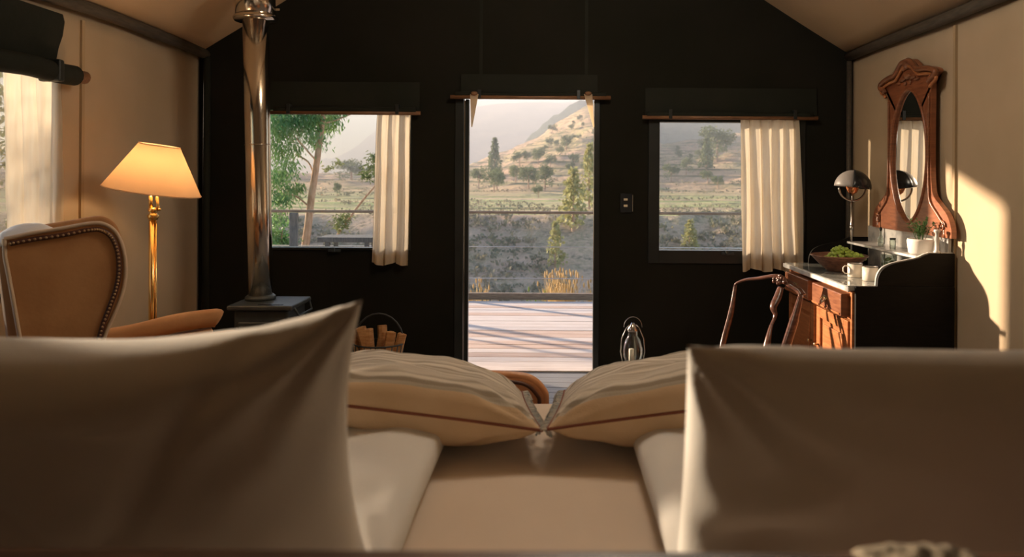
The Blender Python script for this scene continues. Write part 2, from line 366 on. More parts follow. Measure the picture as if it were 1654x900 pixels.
# eave poles, corner poles
bm = tube(NB(), smooth_curve([(XL+.035, y, EAVE-.0+.018*math.sin(y*1.9)) for y in (-1.4, 0, 1, 2, 3, 4, 4.8, YF-.02)], 4), .036, 10)
tag(obj('trim_1', bm, M['pole_dark'], smooth=True), 'dark eave pole along the top of the left wall', None, None, 'structure')
bm = tube(NB(), [(XR-.028, y, EAVE+.004*math.sin(y*3)) for y in (-1.4, 0, 1, 2, 3, 4, 4.8, YF-.02)], .033, 10)
tag(obj('trim_2', bm, M['pole_dark'], smooth=True), 'dark eave pole along the top of the right wall', None, None, 'structure')
tag(obj('trim_3', tube(NB(), [(XL+.05, YF-.03, 0), (XL+.05, YF-.03, EAVE-.03)], .026, 10), M['canvas_blind'], smooth=True), 'dark corner pole beside the floor lamp', None, None, 'structure')
tag(obj('trim_4', tube(NB(), [(XR-.022, YF-.025, 0), (XR-.022, YF-.025, EAVE-.03)], .02, 10), M['pole_dark'], smooth=True), 'dark corner pole beside the washstand', None, None, 'structure')

# windows and door
def frame4(bm, x0, x1, z0, z1, t, y0, y1, bt=None):
    bt = bt or t
    box(bm, x0, x0+t, y0, y1, z0, z1); box(bm, x1-t, x1, y0, y1, z0, z1); box(bm, x0+t, x1-t, y0, y1, z0, z0+bt); box(bm, x0+t, x1-t, y0, y1, z1-t, z1)
def window(name, r, t, bt, label):
    e = bpy.data.objects.new(name, None); COL.objects.link(e); e.location = ((r[0]+r[1])/2, YF, r[2]); e.matrix_basis = Matrix.Translation(e.location)
    tag(e, label, None, None, 'structure')
    bm = NB(); frame4(bm, r[0], r[1], r[2], r[3], t, YF-.012, YF+.075, bt); fr = obj('window_frame', bm, M['frame_dark'], e, bevel=.004)
    obj('pane', bx(r[0]+t-.004, r[1]-t+.004, YF+.04, YF+.044, r[2]+bt-.004, r[3]-t+.004), M['glass'], e)
    obj('window_sill', bx(r[0]-.01, r[1]+.01, YF+.076, YF+.13, r[2]+bt-.045, r[2]+bt-.006), M['frame_sill'], e)
    bm = NB(); zc = r[2]+bt
    box(bm, (r[0]+r[1])/2-.04, (r[0]+r[1])/2+.05, YF-.03, YF-.012, zc-.03, zc-.012); box(bm, (r[0]+r[1])/2-.012, (r[0]+r[1])/2+.012, YF-.045, YF-.028, zc-.028, zc+.004)
    obj('latch', bm, M['iron'], e, bevel=.002)
    return e
window('window_1', W1, .018, .018, 'front window left of the doorway, tree beyond')
window('window_2', W2, .08, .095, 'dark framed front window right of the doorway')
# door frame with an open sliding leaf stacked on its left
e = bpy.data.objects.new('door_1', None); COL.objects.link(e); e.location = ((DR[0]+DR[1])/2, YF, 0); e.matrix_basis = Matrix.Translation(e.location)
tag(e, 'open doorway in the middle of the dark front wall, deck beyond', None, None, 'structure')
bm = NB()
box(bm, DR[0], DR[0]+.06, YF-.012, YF+.07, 0, DR[3]); box(bm, DR[1]-.04, DR[1], YF-.012, YF+.07, 0, DR[3]); box(bm, DR[0]+.06, DR[1]-.04, YF-.012, YF+.07, DR[3]-.04, DR[3])
obj('door_frame', bm, M['frame_dark'], e, bevel=.003)
obj('door_edge', bx(DR[0]+.064, DR[0]+.072, YF-.014, YF+.05, .02, DR[3]-.06), M['steel'], e)
obj('door_stile', bx(DR[0]+.073, DR[0]+.098, YF+.0, YF+.05, .02, DR[3]-.05), M['frame_dark'], e, bevel=.003)
obj('door_edge', bx(DR[1]-.0435, DR[1]-.0395, YF-.014, YF-.012, .02, DR[3]-.06), M['steel'], e)
obj('threshold', bx(DR[0], DR[1], YF-.02, YF+.13, 0.0, .010), M['deck'], e, bevel=.003)
# left wall window
e = bpy.data.objects.new('window_3', None); COL.objects.link(e); e.location = (XL, (WL[0]+WL[1])/2, WL[2]); e.matrix_basis = Matrix.Translation(e.location)
tag(e, 'window in the left canvas wall behind the armchair', None, None, 'structure')
bm = NB()
def fb(y0, y1, z0, z1): box(bm, XL-.06, XL+.012, y0, y1, z0, z1)
fb(WL[0], WL[0]+.04, WL[2], WL[3]); fb(WL[1]-.03, WL[1]+.012, WL[2], WL[3]); fb(WL[0], WL[1], WL[2]-.06, WL[2]+.04); fb(WL[0], WL[1], WL[3]-.04, WL[3])
obj('window_frame', bm, M['frame_dark'], e, bevel=.003)
obj('pane', bx(XL-.032, XL-.028, WL[0]+.03, WL[1]-.02, WL[2]+.03, WL[3]-.03), M['glass'], e)

# ================================================================== blinds
def rolled_blind(name, px0, px1, py_bot, r, flap_top, flap0, flap1, label, bar=True):
    a, c = P(px0, py_bot, YF-.06), P(px1, py_bot, YF-.06); y0 = YF-.052
    z = P((px0+px1)/2, py_bot, YF-.06).z+r
    t = thing(name, ((a.x+c.x)/2, y0, z), label, 'blind', 'rolled canvas blinds on the front wall')
    bm = NB(); pts = []
    for i in range(24):
        x = a.x+.03+(c.x-a.x-.06)*i/23; pts.append((x, y0+.002*math.sin(x*9), z+.003*math.sin(x*7)))
    tube(bm, pts, r, 14, squash=.9)
    obj('canvas_roll', bm, M['canvas_blind'], t, smooth=True)
    obj('wooden_bar', tube(NB(), [(a.x, y0-.012, z-r*.72), (c.x, y0-.012, z-r*.72)], .013, 10), M['bar_wood'], t, smooth=True)
    f0, f1 = P(flap0, flap_top, YF), P(flap1, flap_top, YF)
    obj('canvas_flap', sheetgrid(lambda u, v: (f0.x+(f1.x-f0.x)*u, YF-.012-.012*(1-v)-.004*math.sin(u*9), z+(f0.z-z)*v), 24, 6), M['canvas_blind'], t, smooth=True)
    solid(bpy.data.objects[[o.name for o in bpy.data.objects if o.parent == t][-1]], .006)
    for s in (.14, .86):
        x = f0.x+(f1.x-f0.x)*s
        obj('strap', bx(x-.012, x+.012, y0-r-.004, YF-.004, z-r-.003, z+r+.012), M['frame_dark'], t, bevel=.002)
    return t, z, y0
rolled_blind('canvas_blind', 436, 679, 184, .028, 132, 438, 679, 'rolled dark canvas blind above the window by the stove flue')
t, zb, yb = rolled_blind('canvas_blind', 728, 986, 159, .024, 120, 745, 965, 'rolled dark canvas blind above the doorway with cloth ties')
for px, s in ((766, 1), (950, -1)):   # pale cloth ties hanging at both ends
    p0 = P(px, 152, YF-.09); e0 = P(762 if s > 0 else 959, 205, YF-.07); w_ = .03
    bm = NB(); tri = [p0+Vector((-w_, 0, 0)), p0+Vector((w_, 0, 0)), e0+Vector((.004, 0, 0)), e0+Vector((-.004, 0, 0))]
    prism(bm, tri, (0, .006, 0)); obj('cloth_tie', bm, M['curtain'], t)
    obj('tie_knot', ball(NB(), p0+Vector((0, -.004, .004)), .022, 10, 8, (1.2, .7, .7)), M['bar_wood'], t, smooth=True)
rolled_blind('canvas_blind', 1038, 1320, 192, .026, 142, 1042, 1318, 'rolled dark canvas blind above the window by the washstand')
# left wall blind: thick roll under a valance
rz = P(125, 122, 3.75).z
t = thing('canvas_blind', (XL+.06, 3.0, rz), 'thick dark canvas blind rolled up over the window in the left wall', 'blind')
obj('canvas_roll', tube(NB(), [(XL+.085, 1.9+i*.074, rz+.004*math.sin(i)) for i in range(26)], .052, 16), M['canvas_blind'], t, smooth=True)
obj('wooden_bar', tube(NB(), [(XL+.085, 1.85, rz), (XL+.085, 3.835, rz)], .034, 12), M['bar_wood'], t, smooth=True)
y1 = 3.68
prof = [(.012, .31), (.075, .31), (.085, .27), (.075, .20), (.055, .14), (.04, .06), (.02, .04), (.012, .04)]
obj('valance', prism(NB(), [(XL+a, 1.9, rz+b_-.01) for a, b_ in prof], (0, y1-1.9, 0)), M['canvas_blind'], t, bevel=.008)
obj('strap', bx(XL+.03, XL+.14, 3.56, 3.60, rz-.054, rz+.056), M['frame_dark'], t, bevel=.01)

# ================================================================== curtains
def curtain(x0, x1, xb0, xb1, z0, z1, y, folds, label, seed, dep=.028, hemh=.07, wallx=None):
    t = thing('curtain', ((x0+x1)/2 if wallx is None else wallx, y if wallx is None else (x0+x1)/2, z0), label, 'curtain')
    def f(u, v):
        a = x0+(x1-x0)*u; b_ = xb0+(xb1-xb0)*u; s = 1-v
        x = a+(b_-a)*s**.7; ph = u*folds*2*math.pi+seed+.9*nz(u*3+seed, v*1.3)
        d = dep*(.45+.55*s)*(math.sin(ph)+.35*math.sin(ph*2.3+1))+.006*nz(u*6, v*5, seed)
        x += .010*math.cos(ph)
        z = z0+(z1-z0)*v + (.012*math.sin(ph*.5+seed))*s*s
        return (x, y+d, z) if wallx is None else (wallx+d, x, z)
    o = obj('cloth', sheetgrid(f, 90, 40), M['curtain'], t, smooth=True)
    k = hemh/(z1-z0)
    def g(u, v):
        p = f(u, v*k); return (p[0], p[1]-.002, p[2]) if wallx is None else (p[0]+.002, p[1], p[2])
    obj('hem', sheetgrid(g, 90, 3), M['curtain'], t, smooth=True)
    obj('rod', tube(NB(), [(min(x0, xb0)-.03, y, z1-.008), (max(x1, xb1)+.03, y, z1-.008)] if wallx is None else [(wallx, x0-.05, z1-.008), (wallx, x1+.03, z1-.008)], .006, 8), M['steel'], t, smooth=True)
    return t
D_ = YF-.052
curtain(P(609, 0, D_).x, P(666, 0, D_).x, P(601, 0, D_).x, P(662, 0, D_).x, P(630, 427, D_).z, P(630, 178, D_).z, D_, 3.2, 'narrow cream linen curtain at the window left of the doorway', 1.0, .025)
curtain(P(1199, 0, D_).x, P(1291, 0, D_).x, P(1203, 0, D_).x, P(1299, 0, D_).x, P(1250, 437, D_).z, P(1250, 186, D_).z, D_, 5.2, 'sunlit cream linen curtain at the window right of the doorway', 3.4, .026)
curtain(3.33, 3.72, 3.36, 3.74, .93, 1.93, 3, 3.6, 'cream linen curtain at the left wall window behind the armchair', 2.2, .012, wallx=XL+.035)

# ================================================================== stove, flue, basket
sx, sy = P(437, 480, 4.5).x, 4.50
t = thing('wood_stove', (sx, sy, 0), 'black cast iron wood stove against the dark front wall', 'stove')
zt = P(430, 494, 4.33).z
obj('body', bx(sx-.165, sx+.165, sy-.15, sy+.16, .14, zt-.03), M['iron'], t, bevel=.02)
obj('top_plate', bx(sx-.195, sx+.195, sy-.18, sy+.18, zt-.03, zt), M['iron'], t, bevel=.01)
d = obj('door', bx(sx-.13, sx+.13, sy-.17, sy-.151, .24, zt-.1), M['iron'], t, bevel=.008)
obj('door_glass', bx(sx-.095, sx+.095, sy-.175, sy-.1705, .29, zt-.15), M['dome_black'], d)
obj('handle', tube(NB(), [(sx+.12, sy-.168, .40), (sx+.12, sy-.205, .41), (sx+.12, sy-.205, .5)], .008, 8), M['steel'], d, smooth=True)
obj('vent_slot', bx(sx-.02, sx+.13, sy-.15, sy-.13, zt-.001, zt+.002), M['dome_black'], t)
for a in (-1, 1):
    for b_ in (-.12, .13): obj('leg', tube(NB(), [(sx+a*.14, sy+b_, .15), (sx+a*.155, sy+b_, 0)], [.022, .016], 8), M['iron'], t, smooth=True)
bm = NB()
for a in (0,): tube(bm, [(sx+.193, sy-.13, zt-.02), (sx+.215, sy-.11, zt-.07), (sx+.215, sy+.12, zt-.07), (sx+.193, sy+.14, zt-.02)], .007, 8)
obj('side_rail', bm, M['iron'], t, smooth=True)
fa, fb_ = P(421, 470, 4.55), P(413, 30, 4.55)
t = thing('stove_flue', (fa.x, 4.55, zt+.001), 'polished stainless flue pipe rising from the wood stove', 'flue')
up = (fb_-fa).normalized(); base = Vector((fa.x, 4.55, zt+.001)); base.x = fa.x
top = base+up*((2.655-zt)/up.z)
junc = fb_.copy()
obj('lower_pipe', tube(NB(), [base, base.lerp(junc, .33), base.lerp(junc, .66), junc], [.071, .0735, .076, .0775], 32), M['flue'], t, smooth=True)
obj('upper_sleeve', tube(NB(), [junc, top], .119, 32), M['flue'], t, smooth=True)
obj('collar', tube(NB(), [junc-up*.016, junc-up*.004, junc+up*.004, junc+up*.02], [.125, .133, .133, .12], 32), M['flue'], t, smooth=True)
obj('base_ring', tube(NB(), [base, base+up*.02, base+up*.03], [.092, .09, .078], 32), M['iron'], t, smooth=True)
obj('clip', bx(junc.x+.11, junc.x+.15, 4.55, 4.58, junc.z+.05, junc.z+.064), M['steel'], t)
for k in (.55,):
    c = base.lerp(junc, k); obj('seam_ring', tube(NB(), [c-up*.004, c, c+up*.004], [.0765, .079, .0765], 32), M['flue'], t, smooth=True)
# basket of logs
bc = P(612, 545, 4.95); bxc, byc = bc.x, 4.95
t = thing('log_basket', (bxc, byc, 0), 'dark metal basket of split logs on the floor by the doorway', 'basket')
bm = NB(); n = 22
for k in range(n):
    a = k*2*math.pi/n; tube(bm, [(bxc+.13*math.cos(a), byc+.11*math.sin(a), .005), (bxc+.17*math.cos(a), byc+.13*math.sin(a), .28)], .004, 5)
for z, s in ((.012, .13), (.14, .15), (.28, .17)): ltube(bm, [(bxc+s*math.cos(a*math.pi/12), byc+s*.8*math.sin(a*math.pi/12), z) for a in range(24)], .006, 6)
obj('wire_cage', bm, M['iron'], t, smooth=True)
obj('base_plate', lathe(NB(), [(0, 0.006), (.128, .006), (.128, .0), (0, .0)], (bxc, byc, 0)), M['iron'], t)
obj('handle', tube(NB(), [(bxc+.17*math.cos(a*math.pi/12), byc, .28+.20*math.sin(a*math.pi/12)) for a in range(13)], .006, 8), M['iron'], t, smooth=True)
k = 0
for (dx, dy, lean, tip, r) in ((-.105, -.03, -.10, .03, .036), (-.05, -.05, -.04, .02, .042), (.005, -.04, -.13, -.01, .038), (.055, -.05, .10, .02, .036), (.105, -.03, .16, .02, .034), (-.03, .04, .05, .03, .04), (.04, .05, -.06, .03, .036)):
    h = .30+R.uniform(0, .06); b0 = Vector((bxc+dx*.75, byc+dy, .008)); b1 = b0+Vector((lean*(.9 if dx < .04 else .5), tip, h+.03))
    ax = (b1-b0).normalized(); s = ax.cross(Vector((0, 1, 0))).normalized(); q = ax.cross(s)
    a0 = R.uniform(0, 6.28); poly = [b0+(s*math.cos(a0+j*2.09+e_)+q*math.sin(a0+j*2.09+e_))*r for j in range(3) for e_ in (-.35, .35)]
    o = obj('firewood_log', prism(NB(), poly, b1-b0), M['log'], bevel=.004)
    where = ['leftmost in the basket', 'leaning left at the front of the basket', 'upright in the middle of the basket', 'leaning right at the front of the basket', 'rightmost in the basket', 'at the back left of the basket', 'at the back right of the basket'][k]; k += 1
    tag(o, 'split orange firewood log '+where, 'log', 'split logs in the basket')

# ================================================================== switch and lantern
p = P(1012, 328, YF)
t = thing('light_switch', (p.x, YF, p.z-.06), 'dark switch plate with two cream rockers right of the doorway', 'switch')
obj('plate', bx(p.x-.045, p.x+.04, YF-.010, YF-.001, p.z-.07, p.z+.07), M['dome_black'], t, bevel=.003)
obj('plate_edge', bx(p.x+.041, p.x+.045, YF-.011, YF-.001, p.z-.06, p.z+.06), M['steel'], t)
for dz in (.026, -.020): obj('rocker', bx(p.x-.022, p.x+.006, YF-.017, YF-.0101, p.z+dz-.008, p.z+dz+.008), M['switch'], t, bevel=.002)
lx, ly = P(1022, 560, 4.95).x, 4.95
t = thing('hurricane_lantern', (lx, ly, 0), 'glass hurricane lantern with a candle on the floor beside the doorway', 'lantern')
obj('base', lathe(NB(), [(0, 0), (.075, 0), (.075, .02), (.05, .03), (.04, .13), (.06, .15), (.06, .16), (0, .16)], (lx, ly, 0)), M['iron'], t, smooth=True)
obj('glass_globe', lathe(NB(), [(.05, .161), (.068, .2), (.07, .25), (.055, .31), (.035, .335), (.032, .37)], (lx, ly, 0), 24), M['glass_jar'], t, smooth=True)
obj('cap', lathe(NB(), [(.036, .371), (.04, .385), (.02, .41), (.012, .43), (0, .43)], (lx, ly, 0), 20), M['steel'], t, smooth=True)
bm = NB()
for s in (-1, 1): tube(bm, [(lx+s*.066, ly, .15), (lx+s*.083, ly, .23), (lx+s*.075, ly, .32), (lx+s*.045, ly, .39), (lx+s*.02, ly, .415)], .004, 6)
obj('side_wire', bm, M['steel'], t, smooth=True)
obj('bail_handle', tube(NB(), [(lx+.062*math.cos(a*math.pi/10), ly-.01, .40+.07*math.sin(a*math.pi/10)) for a in range(11)], .0028, 6), M['steel'], t, smooth=True)
o = tag(obj('candle', lathe(NB(), [(0, .1605), (.018, .1605), (.018, .25), (.012, .252), (0, .25)], (lx-.008, ly, 0), 16), M['wax'], smooth=True), 'short white candle inside the glass lantern', 'candle')

# ================================================================== floor lamp
LD = 3.9; lp = P(247, 400, LD); lx, ly = lp.x, LD
t = thing('floor_lamp', (lx, ly, 0), 'lit brass floor lamp with a tilted ivory shade behind the armchair', 'lamp')
obj('base', lathe(NB(), [(0, 0), (.15, 0), (.15, .015), (.13, .025), (.06, .035), (.03, .06), (.016, .09), (0, .09)], (lx, ly, 0), 32), M['brass'], t, smooth=True)
zk = P(247, 352, LD).z
obj('pole', tube(NB(), [(lx-.004, ly, .06), (lx-.004, ly, zk)], [.013, .017], 14), M['brass'], t, smooth=True)
obj('side_rod', tube(NB(), [(lx+.022, ly, .09), (lx+.016, ly, zk-.03)], .0045, 8), M['brass'], t, smooth=True)
obj('rod_loop', tube(NB(), [(lx+.016, ly, zk-.03), (lx+.014, ly, zk-.005), (lx+.004, ly, zk+.002)], .0045, 8), M['brass'], t, smooth=True)
obj('knuckle', lathe(NB(), [(0, -.012), (.02, -.012), (.026, 0), (.03, .012), (.02, .022), (.018, .03), (.026, .038), (.022, .052), (.014, .056), (0, .056)], (lx, ly, zk), 20), M['brass'], t, smooth=True)
bm = NB(); tube(bm, [(lx-.012, ly, zk+.055), (lx-.014, ly, zk+.12)], .010, 12); tube(bm, [(lx+.012, ly, zk+.03), (lx+.026, ly, zk+.06), (lx+.02, ly, zk+.12)], .008, 10)
obj('socket_stem', bm, M['brass'], t, smooth=True)
obj('switch_key', ball(NB(), (lx+.033, ly, zk+.045), .009, 10, 8), M['brass'], t, smooth=True)
sb, st = P(246, 309, LD), P(258, 235, LD); ax = (st-sb).normalized(); q = Vector((0, 0, 1)).rotation_difference(ax).to_matrix().to_4x4(); hh = (st-sb).length
sh = obj('lamp_shade', lathe(NB(), [(.238, 0), (.238, .004), (.100, hh), (.098, hh), (.236, .003), (.236, 0)], sb, 48, axis=q), M['shade'], t, smooth=True)
bm = NB(); ltube(bm, [sb+q@Vector((.238*math.cos(a*.1309), .238*math.sin(a*.1309), .002)) for a in range(48)], .0035, 6); ltube(bm, [sb+q@Vector((.100*math.cos(a*.1309), .100*math.sin(a*.1309), hh)) for a in range(48)], .003, 6)
obj('shade_trim', bm, M['shade'], sh, smooth=True)
bm = NB()
for a in range(3): tube(bm, [sb+q@Vector((.098*math.cos(a*2.094), .098*math.sin(a*2.094), hh-.01)), sb+q@Vector((0, 0, hh-.03))], .0025, 5)
tube(bm, [sb+q@Vector((0, 0, hh-.03)), (lx-.014, ly, zk+.115)], .004, 6)
obj('shade_carrier', bm, M['brass'], t, smooth=True)
bp = sb+q@Vector((0, 0, hh*.5))
obj('bulb', ball(NB(), bp, .028, 14, 10, (1, 1, 1.25)), M['bulb'], t, smooth=True)
l = bpy.data.lights.new('lamp_light', 'POINT'); l.energy = 5.5; l.color = (1, .66, .36); l.shadow_soft_size = .045
lo = bpy.data.objects.new('lamp_light', l); COL.objects.link(lo); lo.location = bp+Vector((.0, 0, .02))

# ================================================================== wing armchair
u = Vector((.857, .515, 0)).normalized(); v = Vector((-u.y, u.x, 0)); CD = 2.95
P0 = P(200, 430, CD); P0z = Vector((P0.x, P0.y, 0)); nrm = v
def onw(px, py, off=0): return hit(px, py, P0z+v*off, v)
t = thing('wing_armchair', P0z+v*.28-u*.05, 'tan velvet wing armchair with nail trim beside the left window', 'armchair')
edge = [(7, 386), (50, 377), (100, 369), (145, 361), (168, 362), (187, 375), (199, 402), (203, 436), (199, 468), (187, 502), (172, 536), (161, 572), (154, 620), (150, 680)]
left = [(52, 680), (45, 620), (33, 552), (24, 500), (14, 445), (8, 415)]
pts = smooth_curve([onw(*p) for p in edge], 5); pl = smooth_curve([onw(*p) for p in left], 4)
outline = pts+pl
def wing(off, th, name='wing_panel'):
    bm = prism(NB(), [p+v*off for p in outline], v*th); return obj(name, bm, M['velvet'], t, bevel=.016, seg=3)
wing(0, .055); wing(.53, .05)
obj('piping', ltube(NB(), [p-v*.001 for p in outline], .0075, 8), M['piping'], t, smooth=True)
cen = sum((p for p in outline), Vector())/len(outline)
bm = NB()
acc = 0; last = None; trim = pts[:int(len(pts)*.93)]
ins = [p+(cen-p).normalized()*.026-v*.004 for p in trim]
tube(bm, [p for p in ins], .010, 8)
obj('braid', bm, M['leather_dark'], t, smooth=True)
bm = NB()
nails = []
for i in range(len(ins)-1):
    a, c = ins[i], ins[i+1]; L = (c-a).length; n = max(1, round(L/.014))
    for j in range(n): bmesh.ops.create_icosphere(bm, subdivisions=1, radius=.0055, matrix=Matrix.Translation(a.lerp(c, j/n)-v*.009))
tag(obj('nail_trim', bm, M['nail'], t, smooth=True), 'row of small antique brass nail heads', None, None, 'stuff')
bl = onw(30, 560); tl = onw(7, 386)
def cross(pt, th): # back slab between the wings
    return pt
def backf(a, b_):
    z = .30+(tl.z-.02-.30)*b_; base = bl.lerp(tl, (z-bl.z)/(tl.z-bl.z)); return base+v*(.04+.5*a)-u*(.035*math.sin(a*math.pi)) + Vector((0, 0, .035*math.sin(a*math.pi)*b_))
o = solid(obj('backrest', sheetgrid(lambda a, b_: backf(a, b_)+u*.02, 16, 14), M['velvet'], t, smooth=True), .0)
o.modifiers[0].thickness = .10; o.modifiers[0].offset = 0
# arms
az = P(350, 508, 3.2)
def armpts(off, e=0): 
    s0 = hit(168, 548, P0z+v*.6, v)-v*.6; s1 = hit(354, 513, P0z+v*.6, v)-v*.6
    return [s0+v*off-u*.02, s0.lerp(s1, .25)+v*off, s0.lerp(s1, .6)+v*off+Vector((0, 0, .012)), s0.lerp(s1, .93)+v*off+Vector((0, 0, .004)), s1+v*off-Vector((0, 0, .008))]
for off in (.02, .60):
    ap = armpts(off); obj('arm_pad', tube(NB(), smooth_curve(ap, 4), [.046]*13+[.047, .047, .043, .034][-4:], 16), M['velvet'], t, smooth=True)
    a, c = ap[0]-Vector((0, 0, .04)), ap[-1]-Vector((0, 0, .04))-u*.03
    obj('arm_panel', prism(NB(), [a-v*.035, c-v*.035, Vector((c.x, c.y, .28))-v*.035, Vector((a.x, a.y, .28))-v*.035], v*.07), M['velvet'], t, bevel=.012)
    ring = []
s0 = Vector((bl.x, bl.y, 0))
def rot_box(l0, l1, w0, w1, z0, z1):
    return prism(NB(), [s0+u*l0+v*w0+Vector((0, 0, z0)), s0+u*l1+v*w0+Vector((0, 0, z0)), s0+u*l1+v*w1+Vector((0, 0, z0)), s0+u*l0+v*w1+Vector((0, 0, z0))], (0, 0, z1-z0))
obj('seat_base', rot_box(.06, .82, .03, .58, .2, .38), M['velvet'], t, bevel=.02)
obj('seat_cushion', rot_box(.08, .86, .07, .545, .385, .51), M['velvet'], t, bevel=.04, seg=4)
for l0 in (.1, .78):
    for w0 in (.07, .54): obj('leg', tube(NB(), [s0+u*l0+v*w0+Vector((0, 0, .2)), s0+u*l0+v*w0], [.025, .015], 10), M['chair_wood'], t, smooth=True)
# white throw draped over the back top
th0, th1 = hit(4, 372, P0z+v*.12, v), hit(88, 372, P0z+v*.12, v)
def thf(a, b_):
    s = (b_-.5)*2; along = tl+u*(-.02+.27*a)+v*.09
    hump = .075*math.sin(min(1, a*1.15+.12)*math.pi)**.6
    off = .13+s*.13
    z = tl.z-.03+hump*(1-abs(s)**3)-(.28 if s > 0 else .0)*max(0, s-.6)**1.2+.006*nz(a*7, b_*6)
    return Vector((along.x, along.y, z))+v*(.03+s*.10)
solid(tag(obj('throw', sheetgrid(thf, 24, 24), M['white_throw'], smooth=True), 'white throw draped over the top of the wing armchair', 'throw'), .012)

# ================================================================== unseen fill lamp added to brighten the room, above the frame
def add_fill_lamp(x, y, z, e, lab):
    t = thing('fill_lamp', (x, y, z), lab, 'lamp')
    obj('cord', tube(NB(), [(x, y, z+.24), (x, y, EAVE+(APEX-EAVE)*(1-abs(x-XC)/(XR-XC))-.02)], .004, 6), M['iron'], t)
    obj('globe', ball(NB(), (x, y, z), .25, 24, 16, (1, 1, .9)), M['globe'], t, smooth=True)
    obj('cap', lathe(NB(), [(0, .02), (.05, .015), (.055, -.02), (.0, -.02)], (x, y, z+.23), 16), M['brass'], t, smooth=True)
    l = bpy.data.lights.new('fill_light', 'POINT'); l.energy = e; l.color = (1, .91, .78); l.shadow_soft_size = .25
    o = bpy.data.objects.new('fill_light', l); COL.objects.link(o); o.location = (x, y, z)
add_fill_lamp(.30, 3.05, 2.85, 50, 'added fill lamp in a paper globe, out of view above the bed')

# ================================================================== tub chair at bed foot
t = thing('leather_chair', (-.30, 2.85, 0), 'low tan leather tub chair at the foot of the bed', 'armchair')
tz = P(850, 608, 2.72).z; xr_ = P(880, 620, 2.72).x
sil = [(-.62, .42), (-.625, .56), (-.60, .655), (-.53, tz-.012), (-.42, tz), (-.25, tz), (-.12, tz-.006), (xr_-.045, tz-.022), (xr_-.008, tz-.06), (xr_, .58), (xr_-.006, .48), (xr_-.012, .36)]
path = smooth_curve([Vector((x, 2.72, z)) for x, z in sil], 5)
obj('back_shell', prism(NB(), path, (0, .045, 0)), M['leather'], t, bevel=.012)
inner = [Vector((-.30, 2.72, .5)).lerp(p, .93)+Vector((0, -.003, -.004)) for p in path]
obj('trim_cord', tube(NB(), inner, .007, 8), M['leather_dark'], t, smooth=True)
obj('rim', tube(NB(), [p+Vector((0, .02, 0)) for p in path], .017, 10), M['leather'], t, smooth=True)
for s, x in ((-1, -.6), (1, xr_-.03)):
    obj('side_panel', prism(NB(), [(x-.02, 2.765, .28), (x-.02, 2.765, .58), (x-.02, 3.0, .52), (x-.02, 3.22, .50), (x-.02, 3.22, .28)], (.04, 0, 0)), M['leather'], t, bevel=.01)
obj('seat', bx(-.575, xr_-.055, 2.77, 3.24, .28, .40), M['leather'], t, bevel=.03, seg=3)
for x in (-.58, xr_-.04):
    for yv in (2.78, 3.18): obj('leg', tube(NB(), [(x, yv, .28), (x, yv, 0)], [.02, .013], 8), M['chair_wood'], t, smooth=True)

# ================================================================== bed
BX0, BX1, BY0, BY1, BZ = -1.03, .95, .68, 2.50, .65
t = thing('bed', ((BX0+BX1)/2, 1.6, 0), 'double bed with cream sheet and dark headboard in the foreground', 'bed')
hz = P(800, 907, .60).z
hb = obj('headboard', bx(BX0-.03, BX1+.03, .585, .625, .1, hz-.0), M['bed_wood'], t, bevel=.01)
obj('bed_base', bx(BX0, BX1, BY0-.03, BY1-.02, .12, .38), M['bed_wood'], t, bevel=.01)
def mattf():
    bm = bx(BX0, BX1, BY0, BY1, .381, BZ); return bm
obj('mattress', mattf(), M['sheet'], t, bevel=.045, seg=5)
for x in (BX0+.05, BX1-.05):
    for yv in (BY0+.02, BY1-.08): obj('leg', bx(x-.03, x+.03, yv-.03, yv+.03, 0, .119), M['bed_wood'], t)

def pillow_bm(wd, ht, th, pinch=.1, pe=3.2, te=.42, seed=0, wr=.006, nu=72, nv=56, crease=None, pu=None):
    bm = NB()
    def f(a, b_, side):
        uu, vv = a*2-1, b_*2-1
        # gentle clustering toward the edges
        uu = math.sin(uu*math.pi/2)*.55+uu*.45; vv = math.sin(vv*math.pi/2)*.55+vv*.45
        x = wd/2*uu*(1-pinch*.5*(1-vv*vv)*abs(uu)**2); y = ht/2*vv*(1-pinch*(1-uu*uu)*abs(vv)**2)
        k = max(0, (1-abs(uu)**pe)*(1-abs(vv)**pe))**te if pu is None else max(0, 1-abs(uu)**pu)**.85*max(0, 1-abs(vv)**pe)**te
        e = 1-k
        ang = math.atan2(abs(vv)-1.02, abs(uu)-1.02)
        dcor = math.hypot(1-abs(uu), 1-abs(vv))
        fold = wr*1.6*math.sin(ang*15+seed*3+nz(uu*3, vv*3, seed)*2)*math.exp(-dcor*2.2)*min(1, k*3)
        fold += wr*nz(uu*2.2+seed, vv*2.2, side)*2*k + wr*.5*nz(uu*6+seed, vv*5, side+4)*k
        if crease: fold += crease(uu, vv)*k
        return Vector((x, y, side*(th/2*k+fold)))
    g = {}
    for side in (1, -1):
        for i in range(nu+1):
            for j in range(nv+1):
                if side < 0 and (i in (0, nu) or j in (0, nv)): g[side, i, j] = g[1, i, j]; continue
                g[side, i, j] = bm.verts.new(f(i/nu, j/nv, side))
        for i in range(nu):
            for j in range(nv):
                q_ = [g[side, i, j], g[side, i+1, j], g[side, i+1, j+1], g[side, i, j+1]]
                bm.faces.new(q_ if side > 0 else q_[::-1])
    return bm
def place(o, loc, rx=0, ry=0, rz=0):
    o.matrix_basis = Matrix.Translation(loc)@Matrix.Rotation(rz, 4, 'Z')@Matrix.Rotation(ry, 4, 'Y')@Matrix.Rotation(rx, 4, 'X')
